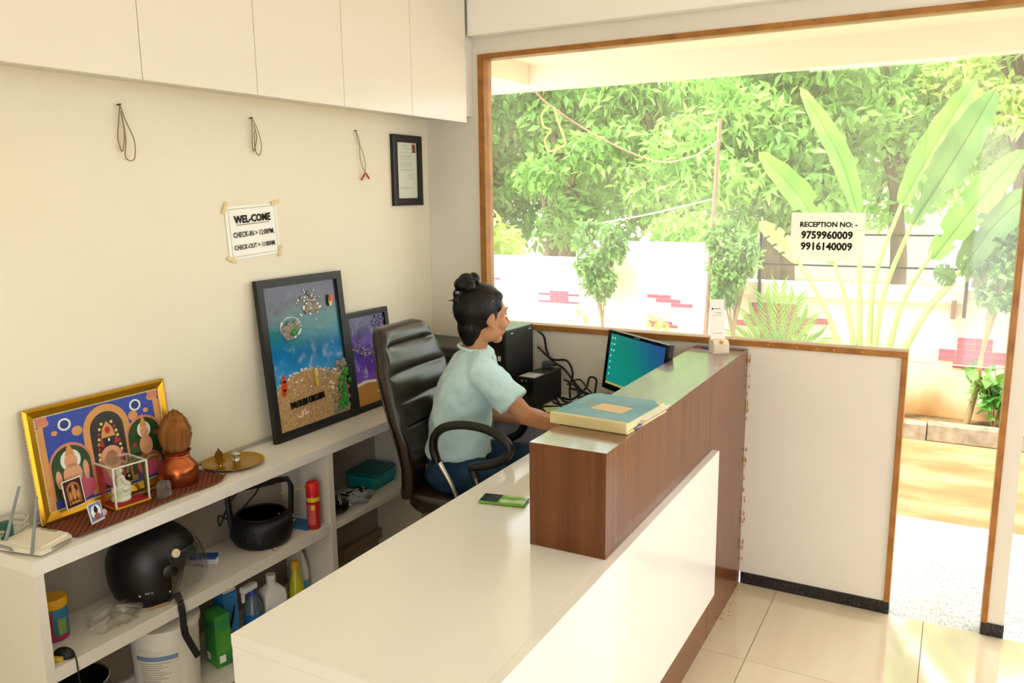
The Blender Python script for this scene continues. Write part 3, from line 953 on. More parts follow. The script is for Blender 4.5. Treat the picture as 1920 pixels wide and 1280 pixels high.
# looped wires on nails
m_wire = mat('brown_wire', '8a7550', 0.6)
m_wire_d = mat('dark_wire', '3b2f22', 0.6)
m_nail = mat('rusty_nail', '5b4630', 0.5, 0.6)
def wire_loop(label, y, z, loops, mt=m_wire):
    t = thing('wire_loop', label, 'wire', (0.0, y, z), 0, 'wire loops hanging on the cream wall')
    MB().tube([(-0.01, 0, 0), (0.016, 0, 0.002)], 0.003, 8).build('nail', m_nail, t)
    for pts in loops:
        MB().tube(catmull([(0.012 + a, b, c) for a, b, c in pts], 6), 0.0018, 6).build('wire', mt, t, 60)
wire_loop('thin brown wire loop on a nail nearest the camera under the cupboard', -1.796, 2.105, [
    [(0, 0, 0), (0.004, -0.012, -0.05), (0.002, -0.020, -0.11), (0.0, -0.006, -0.15), (0.004, 0.004, -0.09), (0.0, 0.002, -0.02)],
    [(0, 0, 0), (0.006, 0.012, -0.05), (0.008, 0.036, -0.11), (0.008, 0.034, -0.165), (0.006, 0.018, -0.18), (0.004, 0.0, -0.165), (0.003, 0.008, -0.11), (0.0, 0.004, -0.03)]])
wire_loop('small brown wire loop on a nail above the welcome paper', -1.219, 2.104, [
    [(0, 0, 0), (0.004, -0.006, -0.05), (0.002, -0.008, -0.10), (0.0, 0.000, -0.125), (0.004, 0.016, -0.07), (0.0, 0.006, -0.02)],
    [(0, 0, 0), (0.006, 0.020, -0.04), (0.008, 0.034, -0.10), (0.006, 0.022, -0.14), (0.004, 0.004, -0.12), (0.003, 0.006, -0.05)]])
wl = thing('wire_tail', 'thin twisted wire with red taped ends beside the framed certificate', 'wire', (0.0, -0.586, 2.095))
MB().tube([(-0.01, 0, 0), (0.014, 0, 0)], 0.0025, 8).build('nail', m_nail, wl)
MB().tube(catmull([(0.01, 0, 0), (0.012, 0.022, -0.05), (0.012, 0.018, -0.10), (0.012, 0.028, -0.15), (0.012, 0.062, -0.195)], 6), 0.0016, 6).build('wire', m_wire, wl, 60)
MB().tube(catmull([(0.01, 0, 0), (0.014, 0.008, -0.05), (0.014, 0.042, -0.10), (0.014, 0.055, -0.16), (0.014, 0.040, -0.20)], 6), 0.0016, 6).build('wire', m_wire, wl, 60)
m_redtape = mat('red_tape', 'a5231c', 0.5)
MB().tube([(0.012, 0.058, -0.19), (0.012, 0.080, -0.215)], 0.004, 8).build('taped_end', m_redtape, wl)
MB().tube([(0.014, 0.045, -0.195), (0.014, 0.020, -0.222)], 0.004, 8).build('taped_end', m_redtape, wl)

# welcome paper
ux = Vector((0, math.cos(R(3)), math.sin(R(3))))
wp = flat_thing('paper_notice', 'white paper taped to the cream wall giving check in times', 'notice', (0.0015, -1.240, 1.668), ux, (0, -ux.z, ux.y))
MB().grid(lambda u, v: Vector(((u - 0.5) * 0.272, (v - 0.5) * 0.205, 0.001 + 0.004 * math.sin(u * 3.1) * (1 - v) * 0.7)), 10, 8).build('sheet', m_paper, wp, 60)
ink = MB()
for (a, b, c, d) in ((-0.122, 0.122, 0.0915, 0.0925), (-0.122, 0.122, -0.0925, -0.0915), (-0.122, -0.121, -0.0925, 0.0925), (0.121, 0.122, -0.0925, 0.0925)):
    ink.prism(rect(a, b, c, d), 0.0048, 0.0050)
ink.prism(rect(-0.086, 0.086, 0.0285, 0.0305), 0.0052, 0.0054)
ink.build('printed_border', m_ink, wp)
sheet_text(wp, 'WEL-COME', 0.040, (0, 0.037, 0.0055), (0, 0, 0), m_ink, 0.0014, 0.92)
sheet_text(wp, 'CHECK-IN > 12:00PM.', 0.029, (0, -0.018, 0.0055), (0, 0, 0), m_ink, 0.0004, 0.79)
sheet_text(wp, 'CHECK-OUT > 11:00AM.', 0.0265, (0, -0.066, 0.0055), (0, 0, 0), m_ink, 0.0004, 0.77)
m_tape = mat('yellowed_tape', 'e6d493', 0.4, alpha=0.75)
for (x, y, a) in ((-0.135, 0.100, 60), (0.132, 0.103, 10), (-0.128, -0.100, -25), (0.133, -0.095, 75)):
    MB().box(-0.024, 0.024, -0.008, 0.008, 0.0056, 0.0060).build('tape', m_tape, wp, None, (x, y, 0), (0, 0, R(a)))

# certificate
ce = flat_thing('framed_certificate', 'black framed certificate with a small portrait hanging in the wall corner', 'certificate', (0.001, -0.197, 1.750), (0, 1, 0), (0, 0, 1))
m_blackframe = mat('black_frame', '121110', 0.45)
mitred_frame(ce, 0.245, 0.346, 0.036, 0.018, m_blackframe, lip=0.002)
shapes(ce, 'paper', mat('mint_paper', 'dfe6d3', 0.6), [rect(-0.088, 0.088, 0.035, 0.311)], 0.006, 0.002)
ln = []
rr = random.Random(2)
for i, v in enumerate((0.296, 0.287, 0.279, 0.262, 0.245, 0.238, 0.226, 0.212, 0.205, 0.198, 0.190, 0.178, 0.172, 0.155, 0.148, 0.140, 0.132, 0.09, 0.083)):
    wdt = 0.06 if i > 2 else 0.03
    if 13 <= i <= 16:
        ln.append(rect(0.01, 0.06, v, v + 0.0016))
    else:
        ln.append(rect(-wdt, wdt - rr.uniform(0, 0.02), v, v + 0.0016))
shapes(ce, 'printed_lines', mat('grey_print', '8f968a', 0.7), ln, 0.0082, 0.0002)
shapes(ce, 'portrait', mat('portrait_red', 'a8433c', 0.6), [rect(0.046, 0.078, 0.262, 0.304)], 0.0082, 0.0003)
shapes(ce, 'portrait_figure', mat('portrait_dark', '2d2530', 0.6), [ellipse(0.062, 0.288, 0.008, 0.011, 12), rect(0.052, 0.072, 0.263, 0.273)], 0.0086, 0.0002)
solid('glass_sheet', glass_mat('picture_glass', (1, 1, 1), 0.06), -0.088, 0.088, 0.035, 0.311, 0.0095, 0.0105, ce)

# ================================================================ things on the ledge
# woven cloth
mcl = mat('woven_cloth', '5a2a1e', 0.85, spec=0.15)
nt, N, L, p = nodes_of(mcl)
tc = N.new('ShaderNodeTexCoord'); mp = N.new('ShaderNodeMapping'); mp.inputs['Scale'].default_value = (62, 62, 62); mp.inputs['Rotation'].default_value = (0, 0, R(45))
ck = N.new('ShaderNodeTexVoronoi'); ck.inputs['Randomness'].default_value = 0.0; ck.inputs['Scale'].default_value = 1.0
L.new(tc.outputs['Object'], mp.inputs[0]); L.new(mp.outputs[0], ck.inputs['Vector'])
rp = ramp_node(N, [(0.0, '2a120d'), (0.28, '3d1a13'), (0.42, '8a5238'), (0.7, '70382a')])
L.new(ck.outputs['Distance'], rp.inputs[0]); L.new(rp.outputs[0], p.inputs['Base Color'])
def cloth_fn(u, v):
    y = -2.238 + 0.60 * u
    x = 0.03 + (0.205 + 0.003 * math.sin(u * 9)) * v
    z = LZ + 0.0025 + 0.0012 * math.sin(u * 30 + v * 6)
    if v > 0.85:
        z += 0.006 * (v - 0.85) / 0.15 * (0.5 + 0.5 * math.sin(u * 11 + 1)) + (0.010 * max(0, u - 0.85) / 0.15) * (v - 0.85) / 0.15
    x -= 0.03 * max(0, u - 0.9) / 0.1 * v
    return Vector((x, y, z))
clo = MB().grid(cloth_fn, 60, 14).build('woven_cloth', mcl, smooth=60)
clo.modifiers.new('t', 'SOLIDIFY').thickness = -0.0016
tag(clo, 'dark red brown patterned cloth laid under the shrine objects on the ledge', 'cloth')
CZ = LZ + 0.004

# gold framed devotional print leaning on the wall
lean = Vector((-0.040, 0, 0.362)).normalized()
gp = flat_thing('gold_framed_picture', 'gold framed devotional print of three arches leaning on the wall', 'picture', (0.052, -1.985, CZ + 0.001), (0, 1, 0), lean)
m_gold = mat('gold_frame', 'c9941f', 0.28, 0.75)
mitred_frame(gp, 0.505, 0.364, 0.030, 0.010, m_gold, lip=0.006)
m_bead = mat('pearl_bead', 'efe2bf', 0.35)
for (x0, x1, y0, y1) in ((-0.223, 0.223, 0.032, 0.032), (-0.223, 0.223, 0.332, 0.332), (-0.223, -0.223, 0.032, 0.332), (0.223, 0.223, 0.032, 0.332)):
    bd = MB(); n = int(math.hypot(x1 - x0, y1 - y0) / 0.0065)
    for i in range(n + 1):
        f = i / n
        bd.ell((x0 + (x1 - x0) * f, y0 + (y1 - y0) * f, 0.0105), 0.0026, u=6, v=4)
    tag(bd.build('bead_row', m_bead, gp, 60), kind='stuff')
bd = MB()
for i in range(48):
    bd.ell((-0.2525, 0.006 + 0.352 * i / 47, 0.007), 0.0028, u=6, v=4)
tag(bd.build('bead_row', m_bead, gp, 60), kind='stuff')
W0 = 0.006
shapes(gp, 'print', mat('print_blue', '2a46a8', 0.35), [rect(-0.223, 0.223, 0.03, 0.334)], 0.003, 0.003)
m_or = mat('print_orange', 'd79a52', 0.35); m_or2 = mat('print_salmon', 'cf7f63', 0.35)
shapes(gp, 'print_columns', m_or, [arch(0.012, 0.04, 0.168, 0.285), rect(-0.223, -0.198, 0.03, 0.30), rect(0.198, 0.223, 0.03, 0.30), ellipse(-0.09, 0.262, 0.018, 0.016), ellipse(0.114, 0.262, 0.018, 0.016), ellipse(-0.198, 0.31, 0.022, 0.012), ellipse(0.198, 0.31, 0.022, 0.012)], W0, 0.0003)
shapes(gp, 'print_niches', m_or2, [arch(-0.128, 0.06, 0.146, 0.172), arch(0.146, 0.06, 0.142, 0.196), rect(-0.223, -0.18, 0.305, 0.334), rect(0.18, 0.223, 0.305, 0.334)], W0 + 0.0001, 0.0003)
shapes(gp, 'print_niche_ground', mat('print_green', '244a26', 0.35), [arch(-0.128, 0.06, 0.132, 0.163), arch(0.146, 0.06, 0.128, 0.187)], W0 + 0.0003, 0.0003)
shapes(gp, 'print_centre_ground', mat('print_charcoal', '2c2b29', 0.35), [arch(0.012, 0.045, 0.122, 0.256)], W0 + 0.0003, 0.0003)
shapes(gp, 'print_halo', mat('print_pale', 'e9efe2', 0.35), [ellipse(-0.128, 0.176, 0.034, 0.034), ellipse(0.146, 0.205, 0.026, 0.028), ellipse(-0.128, 0.292, 0.022, 0.020), ellipse(0.128, 0.296, 0.022, 0.020)], W0 + 0.0005, 0.0002)
shapes(gp, 'print_roundel', mat('print_blue_dark', '24357f', 0.35), [ellipse(-0.128, 0.292, 0.015, 0.014), ellipse(0.128, 0.296, 0.015, 0.014)], W0 + 0.0006, 0.0002)
m_skin = mat('print_flesh', 'e0a27c', 0.35); m_pk = mat('print_pink', 'd05a72', 0.35); m_rd = mat('print_red', 'b5302f', 0.35)
shapes(gp, 'print_robes', m_pk, [ellipse(-0.115, 0.075, 0.060, 0.038), ellipse(0.150, 0.085, 0.050, 0.045), ellipse(0.012, 0.115, 0.052, 0.070)], W0 + 0.0007, 0.0002)
shapes(gp, 'print_bodies', m_skin, [ellipse(-0.128, 0.128, 0.032, 0.036), ellipse(-0.128, 0.172, 0.022, 0.024), ellipse(-0.175, 0.122, 0.010, 0.030), ellipse(-0.082, 0.132, 0.010, 0.032), ellipse(0.146, 0.150, 0.026, 0.034), ellipse(0.146, 0.198, 0.016, 0.020), ellipse(0.012, 0.150, 0.036, 0.034), ellipse(0.012, 0.118, 0.030, 0.050)], W0 + 0.0009, 0.0002)
shapes(gp, 'print_crowns', m_or, [[(-0.014, 0.214), (0.038, 0.214), (0.030, 0.245), (0.012, 0.268), (-0.006, 0.245)], [(-0.146, 0.192), (-0.110, 0.192), (-0.128, 0.232)], [(0.132, 0.216), (0.160, 0.216), (0.146, 0.262)], ellipse(0.146, 0.14, 0.014, 0.01), ellipse(-0.165, 0.272, 0.010, 0.008), ellipse(0.165, 0.270, 0.010, 0.008)], W0 + 0.0011, 0.0002)
shapes(gp, 'print_face', mat('print_dark', '1b1c2a', 0.35), [ellipse(0.012, 0.200, 0.012, 0.015)], W0 + 0.0013, 0.0002)
shapes(gp, 'print_crest', m_rd, [ellipse(0.012, 0.238, 0.010, 0.012), [(-0.030, 0.190), (-0.012, 0.215), (-0.006, 0.185)], [(0.054, 0.190), (0.036, 0.215), (0.030, 0.185)]], W0 + 0.0013, 0.0002)
shapes(gp, 'print_mark', MATS['print_pale'], [rect(0.0085, 0.0155, 0.200, 0.210)], W0 + 0.0015, 0.0002)
gar = []
for i in range(26):
    a = math.pi * (0.15 + 0.0 * i)
    s = -1 if i % 2 else 1
    k = i // 2
    gar.append(ellipse(0.012 + s * (0.018 + 0.032 * (k / 12) ** 0.5), 0.262 - 0.0165 * k, 0.0055, 0.0055, 8))
shapes(gp, 'print_garland', mat('print_yellow', 'e2cf6a', 0.35), gar[::3] + gar[1::3], W0 + 0.0011, 0.0002)
shapes(gp, 'print_flowers', m_rd, gar[2::3] + [ellipse(0.102, 0.16, 0.009, 0.008), ellipse(0.190, 0.185, 0.009, 0.008)], W0 + 0.0011, 0.0002)
solid('glass_sheet', MATS['picture_glass'], -0.223, 0.223, 0.03, 0.334, 0.0082, 0.0088, gp)

# small card standing against the gold frame
c1 = flat_thing('small_framed_card', 'small dark golden idol card standing against the gold frame', 'card', (0.0785, -2.135, CZ + 0.034), Vector((0, 1, 0.05)), lean)
solid('backing', mat('card_white', 'e8e4d8', 0.5), -0.032, 0.032, 0.0, 0.092, 0.0, 0.003, c1)
solid('print', mat('card_dark', '3a1d10', 0.35), -0.029, 0.029, 0.003, 0.089, 0.003, 0.0034, c1)
shapes(c1, 'print_figure', mat('card_bronze', 'b06b34', 0.35), [arch(0, 0.01, 0.042, 0.072)], 0.0034, 0.0002)
shapes(c1, 'print_ground', MATS['card_dark'], [arch(0, 0.01, 0.032, 0.064)], 0.0037, 0.0002)
shapes(c1, 'print_idol', mat('card_gold', 'c98a4a', 0.35), [ellipse(0, 0.045, 0.007, 0.022), ellipse(0, 0.068, 0.005, 0.006), ellipse(-0.012, 0.038, 0.004, 0.016), ellipse(0.012, 0.038, 0.004, 0.016), rect(-0.014, 0.014, 0.012, 0.02)], 0.0039, 0.0002)

c2 = flat_thing('acrylic_photo_stand', 'tiny acrylic photo stand with a domed shrine picture on the cloth', 'photo stand', (0.182, -2.135, CZ + 0.003), Vector((-0.25, 1, 0)), Vector((-0.22, -0.05, 1)))
solid('stand', mat('clear_acrylic_body', 'dcdad5', 0.1), -0.027, 0.027, 0.0, 0.062, 0.0, 0.003, c2)
solid('print', mat('card_lilac', '7279b8', 0.3), -0.024, 0.024, 0.006, 0.060, 0.003, 0.0033, c2)
shapes(c2, 'print_halo', MATS['print_pale'], [ellipse(0, 0.033, 0.020, 0.022)], 0.0034, 0.0002)
shapes(c2, 'print_figure', MATS['print_dark'], [ellipse(0, 0.038, 0.008, 0.010), [(-0.008, 0.04), (0.008, 0.04), (0, 0.056)]], 0.0037, 0.0002)
shapes(c2, 'print_robe', mat('card_rust', '93564c', 0.35), [ellipse(0, 0.018, 0.013, 0.010)], 0.0039, 0.0002)
MB().ell((0.034, 0.018, 0.001), (0.008, 0.012, 0.006), u=8, v=6).build('pink_bud', mat('pink_bud', 'cf9a97', 0.6), c2, 60)

# glass display case and the statuette inside
gc = thing('display_case', 'small glass display case with gold base and red lining', 'display case', (0.098, -1.985, CZ), R(-6))
solid('base', m_gold, -0.066, 0.066, -0.063, 0.063, 0.0, 0.010, gc, 0.003)
m_redv = mat('red_velvet', 'b3121a', 0.8)
solid('lining', m_redv, -0.060, 0.060, -0.057, 0.057, 0.0101, 0.0125, gc)
solid('back_lining', m_redv, -0.0595, -0.0575, -0.055, 0.055, 0.0126, 0.137, gc)
solid('side_lining', m_redv, -0.057, 0.0, -0.0565, -0.0550, 0.0126, 0.137, gc)
m_rim = mat('pale_case_edge', 'd9dcd4', 0.35)
for sx_ in (-1, 1):
    for sy_ in (-1, 1):
        solid('edge_strip', m_rim, sx_ * 0.060 - 0.0025, sx_ * 0.060 + 0.0025, sy_ * 0.0575 - 0.0025, sy_ * 0.0575 + 0.0025, 0.0101, 0.140, gc)
for s in (-1, 1):
    solid('edge_strip', m_rim, -0.0625, 0.0625, s * 0.0575 - 0.0025, s * 0.0575 + 0.0025, 0.1401, 0.1445, gc)
    solid('edge_strip', m_rim, s * 0.060 - 0.0025, s * 0.060 + 0.0025, -0.055, 0.055, 0.1401, 0.1445, gc)
m_cglass = glass_mat('case_glass', (0.97, 1.0, 0.98), 0.07)
for a in ((0.0590, 0.0600, -0.055, 0.055), (-0.0575, 0.0575, -0.0590, -0.0580), (-0.0575, 0.0575, 0.0570, 0.0580)):
    solid('pane', m_cglass, a[0], a[1], a[2], a[3], 0.0126, 0.1400, gc)
solid('pane', m_cglass, -0.0575, 0.0575, -0.055, 0.055, 0.1405, 0.1415, gc)
stm = MB()
stm.lathe([(0.001, 0.0), (0.030, 0.0), (0.032, 0.006), (0.027, 0.014), (0.024, 0.016), (0.001, 0.016)], 18)
stm.ell((0.0, 0.0, 0.034), (0.019, 0.021, 0.024))
stm.ell((0.0, 0.004, 0.062), (0.013, 0.016, 0.026))
stm.ell((0.0, -0.002, 0.093), (0.0105, 0.0105, 0.0125))
stm.ell((0.0, 0.002, 0.100), (0.0125, 0.012, 0.010))
stm.ell((0.012, 0.018, 0.040), (0.010, 0.020, 0.010), Matrix.Rotation(R(30), 3, 'Z'))
stm.ell((0.010, 0.022, 0.026), (0.008, 0.008, 0.020))
stm.ell((-0.006, -0.014, 0.034), (0.010, 0.014, 0.012))
for s in (-1, 1):
    stm.tube(catmull([(s * 0.012, 0.006, 0.078), (s * 0.018, 0.014, 0.060), (s * 0.008, 0.030, 0.052)], 4), [0.0055] * 9, 8)
sto = link('statuette', remeshed(stm, 0.0022, 3, 'statuette'), mat('ivory_resin', 'e6e0cc', 0.45))
sto.location = (0.103, -1.995, CZ + 0.0126); sto.rotation_euler = (0, 0, R(-20))
tag(sto, 'cream seated statuette inside the small glass case', 'statuette')

# crystal block and brass arch ornament
cr = MB().prism(arch(0, 0, 0.046, 0.058), -0.012, 0.012).build('crystal_block', mat('clear_crystal', 'e8ecec', 0.05, trans=0.9, ior=1.45))
cr.matrix_world = frame_at((0.185, -1.892, CZ + 0.003), Vector((-0.3, 1, 0)), (0, 0, 1))
tag(cr, 'small clear arched crystal block beside the glass case', 'ornament')
br = thing('brass_arch_ornament', 'dull brass double arch ornament behind the glass case', 'ornament', (0.088, -1.885, CZ + 0.002))
m_oldbrass = mat('old_brass', '7c6a2e', 0.4, 0.7)
MB().box(-0.012, 0.012, -0.06, 0.055, 0.0, 0.012, 0.003).build('foot', m_oldbrass, br)
for (c, r_) in ((-0.032, 0.036), (0.03, 0.03)):
    MB().tube([(0, c + r_ * math.cos(a), 0.095 + r_ * 0.9 * math.sin(a)) for a in [math.pi * i / 14 for i in range(15)]], 0.008, 8).build('arch', m_oldbrass, br, 60)
MB().tube([(0, -0.002, 0.012), (0, -0.002, 0.10), (0, -0.002, 0.125)], [0.006, 0.008, 0.011], 8).build('stem', m_oldbrass, br, 60)

# copper pot and coconut
cp = MB().lathe([(0.001, 0.0), (0.062, 0.0), (0.066, 0.006), (0.068, 0.050), (0.066, 0.064), (0.060, 0.072), (0.043, 0.092), (0.040, 0.098), (0.043, 0.101), (0.0395, 0.106), (0.043, 0.110), (0.048, 0.117), (0.049, 0.121), (0.045, 0.121), (0.040, 0.112), (0.036, 0.098), (0.055, 0.068), (0.055, 0.02), (0.001, 0.012)], 40).build('copper_pot', noise_mat('beaten_copper', [(0.3, 'a3502a'), (0.6, 'b9653a'), (0.9, 'c97a4a')], (8, 8, 30), 1, 4, rough=0.3, metal=0.9), smooth=40)
cp.location = (0.112, -1.772, CZ + 0.001)
tag(cp, 'round copper water pot standing on the patterned cloth', 'pot')
m_coir = noise_mat('coconut_fibre', [(0.2, '5a3214'), (0.5, '82501f'), (0.8, 'a46f34')], (70, 70, 6), 1, 4, rough=0.95, bump=0.8, bumpd=0.004)
cm = MB()
prof = [(0.002, 0.0), (0.030, 0.004), (0.046, 0.028), (0.054, 0.062), (0.052, 0.090), (0.042, 0.118), (0.028, 0.140), (0.012, 0.153), (0.002, 0.158)]
ringpts = []
for r_, z in prof:
    ringpts.append([Vector((r_ * (1 + 0.05 * math.cos(3 * a) + 0.02 * math.sin(11 * a + z * 60)) * math.cos(a), r_ * (1 + 0.05 * math.cos(3 * a) + 0.02 * math.sin(11 * a + z * 60)) * math.sin(a), z)) for a in [2 * math.pi * i / 36 for i in range(36)]])
cm.ring_loft(ringpts)
co = thing('coconut', 'fibrous brown coconut set upright on the copper pot', 'coconut', (0.112, -1.772, CZ + 0.109))
cm.build('husk', m_coir, co, 80)
fb = MB(); rg = random.Random(9)
for i in range(90):
    a = rg.uniform(0, 2 * math.pi); k = rg.randint(2, 6)
    r0, z0 = prof[k]; r1, z1 = prof[min(k + 2, 8)]
    fb.tube([(r0 * 1.03 * math.cos(a), r0 * 1.03 * math.sin(a), z0), ((r0 + r1) / 2 * 1.09 * math.cos(a + 0.05), (r0 + r1) / 2 * 1.09 * math.sin(a + 0.05), (z0 + z1) / 2), (r1 * 1.05 * math.cos(a + 0.1), r1 * 1.05 * math.sin(a + 0.1), z1 + 0.004)], 0.0006, 4)
fb.build('fibres', m_coir, co)['kind'] = 'stuff'

# brass tray with a lamp and a silver cup
m_brass = mat('polished_brass', 'b8923f', 0.3, 0.85)
tr = thing('brass_tray', 'round brass tray with a ribbed rim on the ledge', 'tray', (0.1165, -1.528, LZ + 0.001))
MB().lathe([(0.001, 0.0), (0.085, 0.0), (0.090, 0.002), (0.112, 0.010), (0.114, 0.013), (0.111, 0.013), (0.089, 0.0045), (0.001, 0.003)], 48).build('dish', m_brass, tr, 35)
rb = MB()
for i in range(60):
    a = 2 * math.pi * i / 60
    rb.tube([(0.091 * math.cos(a), 0.091 * math.sin(a), 0.0048), (0.109 * math.cos(a), 0.109 * math.sin(a), 0.0125)], 0.0016, 5)
tag(rb.build('rim_ribs', m_brass, tr, 60), kind='stuff')
la = thing('brass_lamp', 'tiny brass oil lamp with a leaf shaped back on the tray', 'oil lamp', (0.118, -1.592, LZ + 0.005), R(-30))
MB().lathe([(0.001, 0.0), (0.017, 0.0), (0.018, 0.003), (0.009, 0.008), (0.008, 0.014), (0.013, 0.019), (0.019, 0.026), (0.020, 0.030), (0.016, 0.028), (0.001, 0.022)], 20).build('bowl', m_brass, la, 40)
leafp = [(-0.004, 0.0), (-0.012, 0.012), (-0.016, 0.024), (-0.013, 0.036), (-0.005, 0.046), (0.0, 0.056), (0.005, 0.046), (0.013, 0.036), (0.016, 0.024), (0.012, 0.012), (0.004, 0.0)]
MB().prism(leafp, -0.0015, 0.0015, frame_at((-0.016, 0.0, 0.018), (0, 1, 0), (0, 0, 1))).build('leaf_back', mat('bronze_leaf', '7a5320', 0.4, 0.8), la)
cu = MB().lathe([(0.001, 0.0), (0.012, 0.0), (0.014, 0.003), (0.017, 0.012), (0.014, 0.019), (0.009, 0.022), (0.009, 0.025), (0.015, 0.030), (0.017, 0.036), (0.013, 0.042), (0.006, 0.045), (0.001, 0.046)], 20).build('silver_cup', mat('silver', 'c9cbcc', 0.15, 1.0), smooth=40)
cu.location = (0.125, -1.522, LZ + 0.0045)
tag(cu, 'small lidded silver cup standing on the brass tray', 'cup')

# router, its aerials and a coil of cable
ro = thing('wifi_router', 'cream router with grey aerials at the near end of the ledge', 'router', (0.170, -2.325, LZ + 0.001), R(12))
m_router = mat('cream_plastic', 'e3dcc8', 0.5)
rtb = MB()
rtb.prism([(-0.085, -0.062), (0.085, -0.062), (0.088, -0.03), (0.080, 0.052), (0.05, 0.066), (-0.05, 0.066), (-0.080, 0.052), (-0.088, -0.03)], 0.006, 0.020)
rtb.prism([(-0.075, -0.052), (0.075, -0.052), (0.070, 0.045), (0.04, 0.056), (-0.04, 0.056), (-0.070, 0.045)], 0.020, 0.027)
rtb.build('body', m_router, ro)
vt = MB()
for i in range(22):
    vt.box(0.0862, 0.0885, -0.030 + 0.0034 * i, -0.0286 + 0.0034 * i, 0.009, 0.018)
tag(vt.build('vent_slots', mat('router_slot', 'a79f8a', 0.6), ro), kind='stuff')
solid('light_bar', mat('router_grey', '8f8d86', 0.4), -0.03, 0.03, 0.046, 0.052, 0.0271, 0.0282, ro)
m_aer = mat('grey_aerial', '85888a', 0.5)
for (x, y, tx, ty, tz) in ((0.060, -0.070, 0.075, -0.045, 0.175), (-0.062, -0.050, -0.072, 0.03, 0.165), (-0.01, -0.072, -0.085, -0.115, 0.06)):
    MB().tube([(x, y, 0.012), (x + (tx - x) * 0.06, y + (ty - y) * 0.06, 0.022), (tx, ty, tz)], [0.006, 0.006, 0.0045], 10, flat=0.7).build('aerial', m_aer, ro, 60)
cc = thing('cable_coil', 'coil of pale network cable with a green tie behind the router', 'cable', (0.062, -2.355, LZ + 0.004))
m_cab = mat('pale_cable', 'b4ae98', 0.55)
for k in range(6):
    pts = []
    for i in range(28):
        a = 2 * math.pi * i / 28
        rr_ = 0.052 + 0.004 * (k % 3)
        pts.append((0.024 * math.cos(a) * (1 + 0.1 * k) * 0.9, rr_ * math.sin(a) * 1.25, 0.012 + 0.0085 * k + 0.012 * math.sin(a + k)))
    MB().tube(pts, 0.0035, 6, closed=True).build('cable_turn', m_cab, cc, 60)
MB().box(0.008, 0.036, -0.014, 0.012, -0.002, 0.066, 0.003).build('tie', mat('green_tape', '1c5a45', 0.5), cc)

# ---------------------------------------------------------------- sea pictures
def sea_mat(name, stops, foam, nz_scale=5.0):
    mt = mat(name, 'ffffff', 0.22)
    nt, N, L, p = nodes_of(mt)
    tc = N.new('ShaderNodeTexCoord'); sx = N.new('ShaderNodeSeparateXYZ')
    L.new(tc.outputs['Object'], sx.inputs[0])
    nz = N.new('ShaderNodeTexNoise'); nz.inputs['Scale'].default_value = nz_scale; nz.inputs['Detail'].default_value = 6; nz.inputs['Distortion'].default_value = 1.2
    L.new(tc.outputs['Object'], nz.inputs['Vector'])
    a = N.new('ShaderNodeMath'); a.operation = 'MULTIPLY_ADD'; a.inputs[1].default_value = 0.16
    L.new(nz.outputs['Fac'], a.inputs[0]); L.new(sx.outputs['Y'], a.inputs[2])
    r = ramp_node(N, stops)
    L.new(a.outputs[0], r.inputs[0])
    n2 = N.new('ShaderNodeTexNoise'); n2.inputs['Scale'].default_value = 16; n2.inputs['Detail'].default_value = 8; n2.inputs['Distortion'].default_value = 0.9
    L.new(tc.outputs['Object'], n2.inputs['Vector'])
    sb = N.new('ShaderNodeMath'); sb.operation = 'SUBTRACT'; sb.inputs[1].default_value = 0.5
    ab = N.new('ShaderNodeMath'); ab.operation = 'ABSOLUTE'
    L.new(n2.outputs['Fac'], sb.inputs[0]); L.new(sb.outputs[0], ab.inputs[0])
    fr = ramp_node(N, [(0.50, '000000'), (0.58, '5a5a5a'), (0.68, 'd8d8d8')])
    L.new(n2.outputs['Fac'], fr.inputs[0])
    band = ramp_node(N, [(b, c) for b, c in foam])
    L.new(sx.outputs['Y'], band.inputs[0])
    mul = N.new('ShaderNodeMath'); mul.operation = 'MULTIPLY'
    L.new(fr.outputs['Color'], mul.inputs[0]); L.new(band.outputs['Color'], mul.inputs[1])
    mx = N.new('ShaderNodeMix'); mx.data_type = 'RGBA'
    L.new(mul.outputs[0], mx.inputs['Factor']); L.new(r.outputs[0], mx.inputs['A'])
    mx.inputs['B'].default_value = lin('e8f2f4')
    L.new(mx.outputs['Result'], p.inputs['Base Color'])
    b = N.new('ShaderNodeBump'); b.inputs['Strength'].default_value = 0.35; b.inputs['Distance'].default_value = 0.004
    L.new(n2.outputs['Fac'], b.inputs['Height']); L.new(b.outputs[0], p.inputs['Normal'])
    return mt
m_sand = noise_mat('glued_sand', [(0.25, '9a7648'), (0.5, 'b99565'), (0.75, 'cdae80')], (90, 90, 90), 1, 5, rough=0.9, bump=0.9, bumpd=0.004)
m_rock = noise_mat('relief_rock', [(0.3, '6b675c'), (0.6, '9c978a'), (0.85, 'c9c4b8')], (90, 90, 90), 1, 4, rough=0.8)
m_moss = noise_mat('relief_moss', [(0.3, '1f6b1c'), (0.6, '35a02c'), (0.85, '67c354')], (90, 90, 90), 1, 4, rough=0.7)
m_shell = mat('white_shell', 'ece3d4', 0.5)
def lumps(parent, name, mt, spots, seed, z=0.012):
    rg = random.Random(seed); mb = MB()
    for (x, y, r_) in spots:
        mb.ell((x, y, z), (r_ * rg.uniform(0.8, 1.2), r_ * rg.uniform(0.8, 1.2), r_ * rg.uniform(0.5, 0.8)), u=7, v=5)
    return tag(mb.build(name, mt, parent, 50), kind='stuff')

